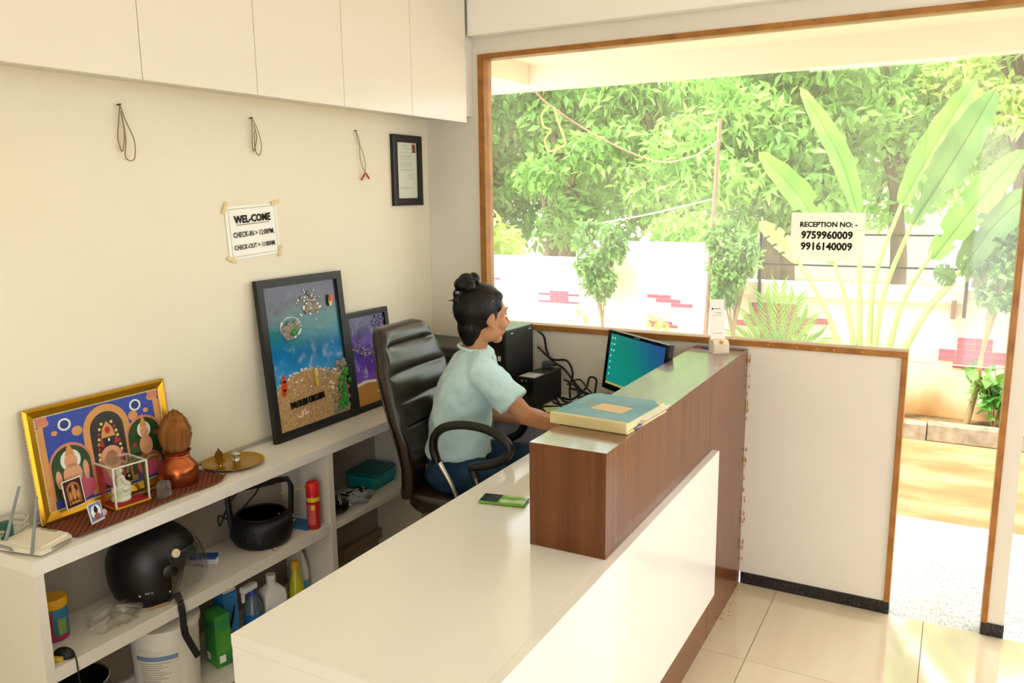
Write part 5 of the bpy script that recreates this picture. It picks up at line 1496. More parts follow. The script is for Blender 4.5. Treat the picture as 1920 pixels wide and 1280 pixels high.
# ================================================================ things on the counter and desk
DZ = 0.8095
ph = thing('mobile_phone', 'green backed mobile phone lying on the white counter', 'phone', (1.237, -1.418, DZ + 0.0003), R(12))
MB().box(-0.078, 0.078, -0.036, 0.036, 0.0, 0.009, 0.004).build('case', mat('lime_green_case', '6fa83a', 0.35), ph)
MB().box(-0.075, 0.075, -0.033, 0.033, 0.0091, 0.0098).build('back_glass', noise_mat('leaf_print', [(0.35, '4f8f2f'), (0.5, '86bf4f'), (0.62, 'cfe6a8')], (14, 30, 10), 1, 3, rough=0.15), ph)
MB().box(-0.0745, -0.012, -0.0325, 0.0325, 0.0099, 0.0106).build('screen', m_blackgloss, ph)

# register lying on the bar
rgs = thing('register_book', 'worn blue paper bound register book lying on the raised bar', 'book', (1.570, -1.335, 1.1145), R(-4))
m_pages = noise_mat('old_pages', [(0.3, 'cdbd86'), (0.6, 'e3d7a6'), (0.8, 'efe6c2')], (4, 4, 200), 1, 3, rough=0.9)
MB().box(-0.132, 0.126, -0.140, 0.150, 0.0, 0.006, 0.001).build('lower_cover', mat('cream_board', 'd9c98f', 0.8), rgs)
MB().box(-0.128, 0.120, -0.138, 0.146, 0.0061, 0.030).build('page_block', m_pages, rgs)
m_blue = noise_mat('faded_blue_cover', [(0.2, '5f8f9f'), (0.5, '74a3b0'), (0.8, '8ab5bd')], (6, 6, 6), 1, 5, rough=0.7)
MB().prism([(-0.130, -0.128), (0.122, -0.132), (0.122, 0.10), (0.085, 0.150), (-0.110, 0.150), (-0.130, 0.12)], 0.0302, 0.0335).build('upper_cover', m_blue, rgs)
MB().box(-0.132, 0.124, -0.142, -0.128, 0.0, 0.0345, 0.003).build('spine', mat('cream_spine', 'd8ca94', 0.7), rgs)
MB().box(-0.055, 0.055, -0.045, 0.030, 0.0336, 0.0341).build('title_label', mat('title_label', 'd9bd94', 0.7), rgs, None, (0.012, 0.0, 0), (0, 0, R(-6)))
MB().tube([(-0.078 + 0.028 * math.cos(a), 0.012 + 0.020 * math.sin(a), 0.0338) for a in [2 * math.pi * i / 22 for i in range(22)]], 0.0011, 5, closed=True).build('stamp_ring', mat('stamp_yellow', 'c9c27c', 0.6), rgs)
for k, (dy, c) in enumerate(((0.02, 'f0ece0'), (0.045, 'e6dfc9'), (0.06, 'f3efe4'))):
    MB().box(0.04, 0.130 + 0.004 * k, -0.10 + dy, 0.14 + dy * 0.3, 0.007 + 0.007 * k, 0.0076 + 0.007 * k).build('loose_sheet', mat('loose_sheet_%d' % k, c, 0.8), rgs)
pe = MB().tube([(1.699, -1.435, 1.1215), (1.7, -1.40, 1.1215), (1.7, -1.31, 1.1215)], [0.0035, 0.0045, 0.0045], 8).build('ball_pen', mat('blue_pen', '2b3590', 0.3), smooth=50)
pe.location = (-0.010, 0, -0.002)
tag(pe, 'blue ball pen tucked beside the register on the bar edge', 'pen')
pn = MB().tube([(1.500, -0.075, 1.1175), (1.515, -0.082, 1.1175), (1.585, -0.112, 1.1175)], [0.0015, 0.0032, 0.0032], 8).build('ball_pen', MATS['blue_pen'], smooth=50)
tag(pn, 'dark blue pen lying beside the card stand at the far end of the bar', 'pen')

# payment card stand (its code is left blank)
cs = thing('payment_stand', 'small cream payment stand with a tilted card at the end of the bar', 'card stand', (1.600, -0.150, 1.1145), R(35))
MB().prism([(-0.032, 0.0), (0.032, 0.0), (0.032, 0.040), (0.020, 0.056), (-0.032, 0.056)], -0.034, 0.034, frame_at((0, 0, 0), (0, -1, 0), (0, 0, 1))).build('base', mat('cream_base', 'e4d8c0', 0.4), cs)
MB().lathe([(0.001, 0), (0.009, 0), (0.009, 0.001), (0.001, 0.0012)], 16).build('badge', mat('orange_badge', 'c98a3a', 0.4), cs, None, (0.0, -0.0267, 0.0485), (R(50), 0, 0))
cdm = frame_at((0.0, 0.016, 0.050), (1, 0, 0), Vector((0, 0.16, 1)))
cd_ = MB().box(-0.033, 0.033, 0.0, 0.178, -0.001, 0.001, 0.0008).build('card', mat('card_white_face', 'eceae4', 0.5), cs)
cd_.matrix_local = cdm
for (x0, x1, y0, y1) in ((-0.012, 0.014, 0.136, 0.140), (-0.004, 0.018, 0.118, 0.121), (-0.024, 0.022, 0.108, 0.1095), (-0.02, 0.02, 0.030, 0.032)):
    q = MB().box(x0, x1, y0, y1, -0.0014, -0.0011).build('printed_line', mat('pale_print', '8f8f92', 0.6), cs); q.matrix_local = cdm
    q = MB().box(x0, x1, y0, y1, 0.0011, 0.0014).build('printed_line', MATS['pale_print'], cs); q.matrix_local = cdm
q = MB().lathe([(0.001, 0.0011), (0.0045, 0.0011), (0.0045, 0.0014), (0.001, 0.0014)], 14).build('printed_logo', mat('logo_ink', '3a3a44', 0.5), cs); q.matrix_local = cdm @ Matrix.Translation((-0.020, 0.138, 0))

# printer
pr = thing('printer', 'black desktop printer in the wall corner behind the chair', 'printer', (0.245, -0.245, DZ + 0.0003), R(-4))
MB().box(-0.20, 0.20, -0.135, 0.13, 0.0, 0.215, 0.010).build('body', mat('printer_black', '141415', 0.45), pr)
MB().box(-0.205, 0.205, -0.140, 0.135, 0.2155, 0.268, 0.010).build('scanner_lid', mat('printer_lid', '3a3937', 0.5), pr)
MB().box(-0.16, 0.16, -0.145, -0.136, 0.045, 0.075, 0.002).build('paper_slot', m_blackgloss, pr)
MB().box(-0.05, 0.10, -0.143, -0.1352, 0.15, 0.158, 0.002).build('front_bar', mat('printer_trim', '2e2e30', 0.3), pr)
MB().box(-0.19, 0.19, -0.1375, -0.1352, 0.10, 0.104).build('front_seam', mat('seam_black', '050505', 0.6), pr)

# computer tower
tw = thing('computer_tower', 'black desktop computer tower standing beside the window', 'computer', (0.578, -0.232, DZ + 0.0003), R(-2))
m_tower = mat('tower_black', '17181a', 0.4)
MB().box(-0.085, 0.085, -0.125, 0.135, 0.004, 0.362, 0.003).build('case', m_tower, tw)
MB().box(-0.087, 0.087, -0.142, -0.1255, 0.0, 0.366, 0.006).build('front_bezel', m_blackgloss, tw)
MB().box(-0.083, 0.083, -0.123, 0.133, 0.3625, 0.3645).build('top_plate', mat('tower_top', '8fa5a0', 0.25), tw)
MB().box(-0.045, 0.0885, -0.1445, -0.1425, 0.155, 0.195).build('drive_strip', mat('tower_grey', '55575a', 0.4), tw)
MB().box(0.052, 0.068, -0.1450, -0.1425, 0.222, 0.245).build('power_button', mat('button_white', 'd9d8d0', 0.4), tw)
for y in (-0.08, 0.09):
    MB().box(0.0855, 0.0865, y, y + 0.022, 0.341, 0.347).build('side_clip', mat('clip_steel', 'c9c9c4', 0.3, 0.6), tw)
for (x, y) in ((-0.06, -0.10), (0.06, -0.10), (-0.06, 0.10), (0.06, 0.10)):
    MB().lathe([(0.001, 0.0), (0.01, 0.0), (0.01, 0.0039), (0.001, 0.0039)], 12).build('foot', m_black, tw, None, (x, y, 0))

# battery backup
up = thing('battery_backup', 'black battery backup unit in front of the computer tower', 'power unit', (0.755, -0.205, DZ + 0.0003), R(-3))
m_ups = mat('ups_black', '1a1a1c', 0.38)
MB().box(-0.048, 0.048, -0.128, 0.135, 0.0, 0.148, 0.004).build('case', m_ups, up)
MB().box(-0.049, 0.049, -0.140, -0.1285, 0.0, 0.150, 0.005).build('front_bezel', mat('ups_front', '121213', 0.3), up)
MB().box(-0.040, 0.044, -0.125, -0.035, 0.1482, 0.1488).build('label', mat('ups_label', 'c3c6c8', 0.4), up)
for k in range(3):
    MB().box(-0.030 + 0.022 * k, -0.026 + 0.022 * k, -0.1425, -0.1405, 0.015, 0.115).build('front_rib', m_black, up)
MB().ell((-0.014, -0.1405, 0.132), (0.004, 0.002, 0.004), u=10, v=6).build('status_lamp', mat('led_amber', 'd6c23a', 0.3), up, 60)
MB().ell((0.008, -0.1405, 0.132), (0.006, 0.003, 0.006), u=12, v=8).build('power_button', mat('ups_button', '5b5c60', 0.3), up, 60)

# monitor
mo_d = Vector((0.808, -0.591, 0)).normalized()
mo_up = Vector((0.085, 0.105, 1)).normalized()
mn = flat_thing('computer_monitor', 'black flat monitor showing a green blue desktop behind the bar', 'monitor', (1.2400, -0.2640, 0.897), mo_d, mo_up)
# local: x along the screen, y up, z towards the viewer of the screen
MB().box(-0.236, 0.236, 0.0, 0.278, -0.026, 0.0, 0.004).build('housing', m_black, mn)
for (a, b, c, d) in ((-0.236, -0.216, 0.001, 0.277), (0.216, 0.236, 0.001, 0.277), (-0.2155, 0.2155, 0.001, 0.027), (-0.2155, 0.2155, 0.262, 0.277)):
    MB().box(a, b, c, d, 0.0003, 0.006, 0.0015).build('bezel', m_blackgloss, mn)
ms = mat('lit_screen', '000000', 0.25, emit='1f8a80', estr=0.42)
nt, N, L, p = nodes_of(ms)
tc = N.new('ShaderNodeTexCoord'); sx = N.new('ShaderNodeSeparateXYZ'); L.new(tc.outputs['Object'], sx.inputs[0])
ma = N.new('ShaderNodeMath'); ma.operation = 'MULTIPLY_ADD'; ma.inputs[1].default_value = 1.6; ma.inputs[2].default_value = 0.12
mb2 = N.new('ShaderNodeMath'); mb2.operation = 'MULTIPLY_ADD'; mb2.inputs[1].default_value = 1.4
L.new(sx.outputs['X'], ma.inputs[0]); L.new(sx.outputs['Y'], mb2.inputs[0]); L.new(ma.outputs[0], mb2.inputs[2])
rp = ramp_node(N, [(0.05, '12897a'), (0.32, '10806f'), (0.52, '17697f'), (0.72, '1f4f86')])
L.new(mb2.outputs[0], rp.inputs[0]); L.new(rp.outputs[0], p.inputs['Emission Color'])
MB().box(-0.2155, 0.2155, 0.0275, 0.2615, 0.0003, 0.0016).build('screen', ms, mn)
m_icon = mat('desktop_icon', '6fa89c', 0.4, emit='8fc0b0', estr=0.5)
for (cx, n0, n1) in ((-0.198, 0, 7), (-0.178, 0, 3)):
    for k in range(n0, n1):
        MB().box(cx - 0.004, cx + 0.004, 0.238 - 0.028 * k, 0.247 - 0.028 * k, 0.0018, 0.0022).build('icon', m_icon, mn)
MB().box(-0.2155, 0.2155, 0.0275, 0.0365, 0.0017, 0.0021).build('task_bar', mat('task_bar', '9a8f5a', 0.4, emit='a89a5a', estr=0.35), mn)
MB().box(-0.022, 0.022, 0.2675, 0.2715, 0.0061, 0.0065).build('maker_mark', mat('grey_mark', '8d8d8d', 0.4), mn)
MB().box(-0.03, 0.03, -0.075, 0.12, -0.060, -0.0262, 0.004).build('neck', m_black, mn)
MB().lathe([(0.001, 0.0), (0.105, 0.0), (0.108, 0.004), (0.10, 0.012), (0.001, 0.014)], 32).build('foot', m_black, mn, 40)
ft = [c for c in mn.children if c.name.startswith('foot')][0]
bpy.context.view_layer.update()
ft.matrix_local = mn.matrix_world.inverted() @ Matrix.Translation((1.245, -0.256, DZ + 0.0005))

# cables on the desk
m_cord = mat('black_cord', '0f0f10', 0.45)
def cord(label, pts, r_=0.0055):
    tag(MB().tube(catmull([Vector(p_) for p_ in pts], 8), r_, 7).build('power_cable', m_cord, smooth=60), label, 'cable', 'black cables behind the battery unit')
D = DZ + 0.0045
cord('black cable dropping from the top back of the computer tower', [(0.672, -0.065, 1.135), (0.700, -0.045, 1.10), (0.710, -0.035, 1.03), (0.735, -0.030, 0.98), (0.80, -0.022, 0.94), (0.88, -0.03, 0.86), (0.95, -0.05, D)])
cord('black cable arching over the top of the battery unit', [(0.672, -0.06, 1.05), (0.72, -0.04, 1.00), (0.755, -0.035, 0.985), (0.82, -0.03, 0.985), (0.855, -0.04, 0.93), (0.845, -0.05, 0.86), (0.86, -0.08, D)])
cord('black cable looping upright between battery unit and monitor', [(0.83, -0.10, D), (0.90, -0.14, D + 0.01), (0.96, -0.12, 0.88), (0.955, -0.06, 0.92), (0.985, -0.05, 0.91), (1.00, -0.10, 0.86), (1.02, -0.16, D)])
cord('black cable running across the desk to the monitor foot', [(0.815, -0.13, 0.84), (0.88, -0.17, D), (0.96, -0.15, D + 0.008), (1.04, -0.10, 0.855), (1.10, -0.10, 0.85), (1.16, -0.15, D), (1.22, -0.16, D + 0.02)])
cord('black cable lying in a flat loop in front of the cable tangle', [(0.815, -0.16, 0.83), (0.87, -0.22, D), (0.90, -0.27, D), (0.96, -0.29, D), (1.03, -0.26, D), (1.02, -0.20, D + 0.01), (0.95, -0.19, D + 0.012), (0.90, -0.20, D + 0.008)])
cord('black cable crossing the tangle towards the wall', [(0.82, -0.07, 0.90), (0.88, -0.06, 0.87), (0.93, -0.12, D + 0.016), (1.00, -0.20, D + 0.012), (1.06, -0.19, D), (1.10, -0.13, D)])
cord('thin black cable curling over the back of the tangle', [(0.83, -0.05, 0.87), (0.89, -0.04, 0.90), (0.94, -0.05, 0.86), (0.98, -0.09, D + 0.03), (0.93, -0.13, D + 0.02), (0.97, -0.17, D + 0.02), (1.06, -0.15, D + 0.01), (1.13, -0.10, D)], 0.004)
cord('thin black cable lying nearest the black folder', [(0.82, -0.19, D), (0.88, -0.24, D + 0.006), (0.95, -0.23, D + 0.012), (1.00, -0.28, D + 0.004), (1.08, -0.27, D), (1.12, -0.21, D), (1.08, -0.17, D + 0.012)], 0.004)
cord('black cable running along the wall foot to the monitor', [(0.83, -0.03, 0.85), (0.90, -0.02, D + 0.02), (1.00, -0.025, D + 0.004), (1.10, -0.03, D), (1.18, -0.07, D)], 0.0055)
plg = thing('power_plug', 'dark blue grey plug adapter resting on top of the battery unit', 'plug', (0.752, -0.115, DZ + 0.1495), R(20))
MB().box(-0.024, 0.024, -0.02, 0.02, 0.0, 0.034, 0.006).build('body', mat('slate_plug', '2e3a48', 0.4), plg)
MB().tube([(0.02, 0.0, 0.017), (0.045, 0.01, 0.014)], [0.007, 0.004], 8).build('strain_relief', m_cord, plg, 60)

fo = thing('black_folder', 'thin black folder under the green note on the desk', 'folder', (0.90, -0.330, DZ + 0.0003), R(20))
MB().box(-0.13, 0.13, -0.085, 0.085, 0.0, 0.006, 0.001).build('cover', mat('folder_black', '1c1b19', 0.6), fo)
gn = MB().box(-0.065, 0.065, -0.045, 0.045, 0.0, 0.0012).build('green_note', mat('pale_green_note', 'b7c58a', 0.7))
gn.location = (0.91, -0.315, DZ + 0.0068); gn.rotation_euler = (0, 0, R(38)); tag(gn, 'pale green note paper lying on the black folder', 'note')
kb = thing('keyboard', 'pale keyboard on the desk in front of the hand', 'keyboard', (1.155, -0.545, DZ + 0.0003), R(-36))
MB().box(-0.20, 0.20, -0.062, 0.062, 0.0, 0.012, 0.003).build('tray', mat('keyboard_body', 'd7d5d0', 0.5), kb)
kme = MB().box(-0.0075, 0.0075, -0.0075, 0.0075, 0.0, 0.006, 0.001, 1).mesh('key'); kme.materials.append(mat('keycap', 'e6e4df', 0.5))
for r_ in range(5):
    for c_ in range(20):
        o = bpy.data.objects.new('key', kme); COL.objects.link(o); o.parent = kb
        o.location = (-0.1805 + 0.019 * c_, -0.042 + 0.0205 * r_, 0.0122)

# ================================================================ office chair
m_leather = noise_mat('dark_brown_leather', [(0.3, '1d1613'), (0.6, '261d19'), (0.85, '2e2420')], (30, 30, 30), 1.5, 5, rough=0.27, spec=0.7, bump=0.10, bumpd=0.002)
oc_ = thing('office_chair', 'high backed dark brown leather office chair with looped armrests', 'chair', (0.78, -0.86, 0.0), R(3))
SEG = [(0.565, -0.235), (0.64, -0.215), (0.72, -0.205), (0.80, -0.215), (0.88, -0.240), (0.98, -0.272), (1.08, -0.305), (1.18, -0.338), (1.235, -0.356), (1.262, -0.366), (1.270, -0.369)]
def back_at(z):
    for (z0, x0), (z1, x1) in zip(SEG[:-1], SEG[1:]):
        if z <= z1:
            t = (z - z0) / (z1 - z0)
            return x0 + (x1 - x0) * t
    return SEG[-1][1]
bk_ = MB()
rings = []
NZ = 90
for i in range(NZ + 1):
    f = i / NZ
    z = 0.565 + (1.270 - 0.565) * f
    # half width
    hw = 0.205 + 0.045 * math.sin(math.pi * min(1, f * 1.05)) - 0.035 * max(0, f - 0.75) / 0.25
    end = min(1.0, min(f, 1 - f) / 0.07)
    rnd = math.sqrt(max(0.0, 1 - (1 - end) ** 2))
    hw *= 0.80 + 0.20 * rnd
    th = 0.045 * (0.25 + 0.75 * rnd)
    tuft = abs(math.sin(math.pi * (z - 0.565) / 0.1045)) ** 0.42
    ring = []
    for k in range(40):
        a = 2 * math.pi * k / 40
        c_, s_ = math.cos(a), math.sin(a)
        yy = hw * math.copysign(abs(s_) ** 0.55, s_)
        xx = th * math.copysign(abs(c_) ** 0.6, c_)
        if c_ > 0:
            inner = max(0.0, 1 - (abs(yy) / (hw * 0.97)) ** 6)
            xx += (0.020 * tuft - 0.016) * inner * rnd + 0.030 * (abs(yy) / hw) ** 3 * rnd
        else:
            xx += 0.022 * (abs(yy) / hw) ** 3 * rnd
        ring.append(Vector((back_at(z) + xx, yy, z + 0.22 * xx * (0.3))))
    rings.append(ring)
bk_.ring_loft(rings)
bk_.build('backrest', m_leather, oc_, 70)
# piping seams along the side of the backrest
for s in (-1, 1):
    pts = []
    for i in range(4, 40):
        z = 0.565 + 0.705 * i / 43
        f = (z - 0.565) / 0.705
        hw = 0.205 + 0.045 * math.sin(math.pi * min(1, f * 1.05)) - 0.035 * max(0, f - 0.75) / 0.25
        pts.append((back_at(z) + 0.006, s * (hw + 0.001), z))
    MB().tube(pts, 0.004, 6).build('side_seam', m_leather, oc_, 60)
st = MB()
def seat_ring(z, k, bul=0.0):
    ring = []
    for i in range(44):
        a = 2 * math.pi * i / 44
        c_, s_ = math.cos(a), math.sin(a)
        ring.append(Vector((0.02 + 0.262 * k * math.copysign(abs(c_) ** 0.62, c_), 0.250 * k * math.copysign(abs(s_) ** 0.62, s_), z - (0.02 * max(0, c_) ** 3))))
    return ring
st.ring_loft([seat_ring(0.535, 0.86), seat_ring(0.545, 0.94), seat_ring(0.565, 0.99), seat_ring(0.595, 1.0), seat_ring(0.618, 0.97), seat_ring(0.628, 0.90), seat_ring(0.630, 0.7), seat_ring(0.626, 0.35)])
st.build('seat', m_leather, oc_, 60)
m_armb = mat('armrest_black', '141210', 0.3)
m_steel = mat('brushed_steel', 'c9c2b4', 0.25, 1.0)
for s in (-1, 1):
    y = -0.232 if s < 0 else 0.185
    lp_ = catmull([(-0.035, y, 0.770), (-0.052, y, 0.830), (-0.040, y, 0.885), (0.010, y, 0.922), (0.095, y, 0.938), (0.19, y, 0.930), (0.262, y, 0.895), (0.280, y, 0.858), (0.245, y, 0.818), (0.18, y, 0.790), (0.120, y, 0.772), (0.135, y, 0.735)], 6)
    if s > 0:
        lp_ = [Vector((-0.06 + (q.x + 0.052) * 0.62, q.y, q.z - 0.02)) for q in lp_]
    MB().tube(lp_, 0.0175, 10).build('arm_loop', m_armb, oc_, 60)
    MB().tube([(-0.036, y, 0.785), (0.02, y, 0.70), (0.072, y, 0.61), (0.075, y * 0.95, 0.555)], 0.0105, 10).build('arm_post', m_steel, oc_, 60)
    MB().tube([(0.134 if s < 0 else 0.05, y, 0.740 if s < 0 else 0.72), (0.150 if s < 0 else 0.07, y, 0.690), (0.165, y * 0.95, 0.555)], 0.0105, 10).build('arm_post', m_steel, oc_, 60)
MB().box(-0.15, 0.16, -0.10, 0.10, 0.495, 0.534, 0.008).build('mechanism', m_black, oc_)
MB().tube([(-0.13, 0, 0.51), (-0.20, 0, 0.53), (-0.285, 0, 0.62), (-0.285, 0, 0.72)], 0.022, 8, flat=0.5, upref=(0, 1, 0)).build('back_bracket', m_black, oc_, 50)
MB().lathe([(0.001, 0.10), (0.030, 0.10), (0.030, 0.30), (0.018, 0.302), (0.018, 0.494), (0.001, 0.494)], 20).build('gas_lift', m_black, oc_, 40)
for k in range(5):
    a = R(20 + 72 * k)
    d = Vector((math.cos(a), math.sin(a), 0))
    MB().tube([d * 0.02 + Vector((0, 0, 0.11)), d * 0.16 + Vector((0, 0, 0.10)), d * 0.29 + Vector((0, 0, 0.075))], [0.030, 0.024, 0.016], 8).build('base_arm', m_black, oc_, 50)
    w = MB()
    t_ = Vector((-d.y, d.x, 0))
    Mw = frame_at(d * 0.285 + Vector((0, 0, 0.0275)), d, (0, 0, 1))
    for sz in (-0.020, 0.006):
        w.lathe([(0.001, sz), (0.024, sz), (0.027, sz + 0.004), (0.027, sz + 0.010), (0.024, sz + 0.014), (0.001, sz + 0.014)], 18, M=Mw)
    w.build('castor', m_black, oc_, 40)

# ================================================================ the person at the desk
PF = Vector((math.cos(R(33)), math.sin(R(33)), 0))       # torso faces this way
PR = Vector((PF.y, -PF.x, 0))                            # her right
UP = Vector((0, 0, 1))
pel = Vector((0.70, -0.88, 0.715))
neck = pel + PF * 0.088 + UP * 0.455
headc = pel + PF * 0.130 + UP * 0.600
shR = neck + PR * 0.152 + PF * 0.028 - UP * 0.050
shL = neck - PR * 0.152 + PF * 0.028 - UP * 0.050
elR = Vector((1.050, -0.915, 0.955))
wrR = Vector((1.150, -0.735, 0.868))
elL = Vector((0.800, -0.700, 0.880))
wrL = Vector((1.000, -0.680, 0.868))
hipR, hipL = pel + PR * 0.088 - UP * 0.025, pel - PR * 0.088 - UP * 0.025
knR, knL = Vector((1.150, -0.950, 0.625)), Vector((0.995, -0.640, 0.665))
anR, anL = Vector((1.100, -0.945, 0.105)), Vector((0.985, -0.700, 0.105))

def limb(mb, pts, rad, n=12):
    c = catmull(pts, 4)
    k = len(c)
    rs = []
    for i in range(k):
        f = i / (k - 1) * (len(rad) - 1)
        a = min(int(f), len(rad) - 2)
        rs.append(rad[a] + (rad[a + 1] - rad[a]) * (f - a))
    mb.tube(c, rs, n)
    mb.ell(c[0], rs[0] * 0.99, u=12, v=8)
    mb.ell(c[-1], rs[-1] * 0.99, u=12, v=8)

HF = Vector((math.cos(R(57)), math.sin(R(57)), -0.05)).normalized()   # face direction
HL = UP.cross(HF).normalized()
HU = HF.cross(HL).normalized()
HM = Matrix((HF, HL, HU)).transposed().to_4x4()
HM.translation = headc
H3 = HM.to_3x3()
def hp(x, y, z):
    return HM @ Vector((x, y, z))

body = MB()
# trunk, hips, legs
limb(body, [pel - UP * 0.02, pel + PF * 0.02 + UP * 0.15, pel + PF * 0.055 + UP * 0.30, neck - UP * 0.06], [0.115, 0.095, 0.11, 0.085])
for s, sh in ((1, shR), (-1, shL)):
    limb(body, [neck - UP * 0.07, sh - UP * 0.005], [0.07, 0.05])
limb(body, [hipR, knR], [0.085, 0.055]); limb(body, [hipL, knL], [0.085, 0.055])
limb(body, [knR, knR.lerp(anR, 0.35) - PF * 0.02, anR], [0.052, 0.052, 0.034])
limb(body, [knL, knL.lerp(anL, 0.35) - PF * 0.02, anL], [0.052, 0.052, 0.034])
# arms
limb(body, [shR, shR.lerp(elR, 0.5), elR], [0.050, 0.044, 0.037]); limb(body, [elR, elR.lerp(wrR, 0.3), wrR], [0.038, 0.038, 0.0245])
limb(body, [shL, shL.lerp(elL, 0.5), elL], [0.050, 0.044, 0.037]); limb(body, [elL, elL.lerp(wrL, 0.3), wrL], [0.038, 0.038, 0.0245])
def hand(wr, d, upn, thumb_side):
    d = d.normalized(); sd = d.cross(upn).normalized(); u = sd.cross(d).normalized()
    M3 = Matrix((d, sd, u)).transposed()
    body.ell(wr + d * 0.046, (0.052, 0.037, 0.0155), M3, 16, 10)
    body.ell(wr + d * 0.012, (0.030, 0.026, 0.019), M3, 14, 8)
    lens = (0.066, 0.076, 0.070, 0.056)
    for k in range(4):
        off = (0.0305 - 0.0205 * k) * thumb_side
        b = wr + d * (0.082 - 0.004 * abs(k - 1)) + sd * off
        dd = (d + sd * off * 2.2).normalized()
        L_ = lens[k]
        p1 = b + dd * L_ * 0.45 + u * 0.010
        p2 = b + dd * L_ * 0.78 - u * 0.004
        p3 = b + dd * L_ * 0.96 - u * 0.020
        limb(body, [b - dd * 0.02, b, p1, p2, p3], [0.0092, 0.0090, 0.0082, 0.0076, 0.0064], 10)
    tb0 = wr + d * 0.022 + sd * 0.026 * thumb_side
    td = (d * 0.75 + sd * 0.65 * thumb_side - u * 0.25).normalized()
    limb(body, [tb0, tb0 + td * 0.030, tb0 + td * 0.046 + d * 0.012, tb0 + td * 0.052 + d * 0.034], [0.0135, 0.0115, 0.0098, 0.0078], 10)
hdR = Vector((0.70, 0.70, -0.22))
hand(wrR, hdR, UP, -1)
hdL = Vector((0.85, 0.25, -0.15))
hand(wrL, hdL, UP, 1)
# neck and head
limb(body, [neck - UP * 0.03 - PF * 0.01, neck + UP * 0.03 + PF * 0.005, hp(-0.022, 0, -0.06)], [0.062, 0.051, 0.050])
body.ell(hp(-0.012, 0, 0.030), (0.096, 0.075, 0.092), H3, 24, 16)
body.ell(hp(0.026, 0, -0.030), (0.062, 0.058, 0.078), H3, 20, 14)
body.ell(hp(0.052, 0, 0.018), (0.040, 0.056, 0.055), H3, 20, 14)
body.ell(hp(0.062, 0, -0.094), (0.024, 0.025, 0.020), H3)
for s in (-1, 1):
    body.ell(hp(0.016, s * 0.042, -0.064), (0.048, 0.018, 0.034), H3 @ Matrix.Rotation(R(-8), 3, 'Y'))
    body.ell(hp(0.058, s * 0.036, -0.030), (0.034, 0.024, 0.028), H3)
    body.ell(hp(0.074, s * 0.028, 0.028), (0.013, 0.026, 0.012), H3)
    body.ell(hp(-0.006, s * 0.076, -0.006), (0.019, 0.009, 0.028), H3 @ Matrix.Rotation(R(8), 3, 'Y') @ Matrix.Rotation(R(18 * s), 3, 'Z'))
    body.ell(hp(0.006, s * 0.074, -0.036), (0.010, 0.008, 0.011), H3)
    body.ell(hp(0.097, s * 0.0115, -0.034), (0.012, 0.008, 0.008), H3, 10, 8)
limb(body, [hp(0.088, 0, 0.016), hp(0.100, 0, -0.008), hp(0.111, 0, -0.028)], [0.0075, 0.0085, 0.0115], 10)
body.ell(hp(0.077, 0, -0.062), (0.017, 0.027, 0.024), H3)
m_skin_p = noise_mat('warm_brown_skin', [(0.3, 'b07a54'), (0.6, 'bc865e'), (0.85, 'c69068')], (8, 8, 8), 1, 3, rough=0.5)
MATS['warm_brown_skin'].node_tree.nodes['Principled BSDF'].inputs['Subsurface Weight'].default_value = 0.12
MATS['warm_brown_skin'].node_tree.nodes['Principled BSDF'].inputs['Subsurface Radius'].default_value = (0.01, 0.004, 0.002)
person = link('person', remeshed(body, 0.0034, 5, 'person'), m_skin_p)
tag(person, 'person in pale aqua t shirt and jeans, hair in a bun, seated at desk', 'person')

m_brow = mat('dark_brow', '1a1310', 0.8)
for s in (-1, 1):
    MB().ell(hp(0.0745, s * 0.031, 0.004), (0.0125, 0.0135, 0.0095), H3, 14, 10).build('eye', mat('eye_white', 'e6e0d8', 0.25), person, 60)
    MB().ell(hp(0.0845, s * 0.031, 0.004), (0.0035, 0.0058, 0.0062), H3, 12, 8).build('iris', mat('iris_dark', '1d1410', 0.2), person, 60)
    MB().tube([hp(0.0905, s * 0.016, 0.030), hp(0.0900, s * 0.031, 0.036), hp(0.0790, s * 0.048, 0.032)], [0.0022, 0.0034, 0.0018], 6).build('eyebrow', m_brow, person, 60)
    MB().tube([hp(0.0850, s * 0.018, 0.010), hp(0.0885, s * 0.030, 0.0145), hp(0.0800, s * 0.043, 0.009)], 0.0018, 6).build('eyelash', m_brow, person, 60)
lp2 = MB()
lp2.ell(hp(0.0925, 0, -0.0585), (0.0065, 0.020, 0.0045), H3, 16, 8)
lp2.ell(hp(0.0908, 0, -0.0680), (0.0075, 0.017, 0.0055), H3, 16, 8)
link('lips', remeshed(lp2, 0.002, 3, 'lips'), mat('lip_rose', '9c5548', 0.4), person)

# hair: close cap, nape and sideburns, then the bun
hr = MB()
hr.ell(hp(-0.033, 0, 0.036), (0.101, 0.085, 0.099), H3, 28, 18)
hr.ell(hp(-0.020, 0, 0.060), (0.096, 0.079, 0.078), H3, 28, 18)
hr.ell(hp(-0.062, 0, -0.040), (0.048, 0.062, 0.070), H3, 20, 14)
hr.ell(hp(-0.064, 0, -0.080), (0.030, 0.042, 0.045), H3, 16, 12)
for s in (-1, 1):
    hr.ell(hp(0.012, s * 0.068, 0.014), (0.016, 0.009, 0.028), H3, 12, 8)
    hr.ell(hp(0.018, s * 0.062, 0.046), (0.036, 0.015, 0.028), H3, 12, 8)
    hr.ell(hp(0.024, s * 0.030, 0.082), (0.044, 0.042, 0.030), H3, 12, 8)
m_hair = noise_mat('black_hair', [(0.3, '060505'), (0.6, '0d0a09'), (0.85, '18120f')], (14, 60, 60), 2, 4, rough=0.42, spec=0.3, bump=0.6, bumpd=0.004)
link('hair', remeshed(hr, 0.004, 14, 'hair'), m_hair, person)
bn = MB()
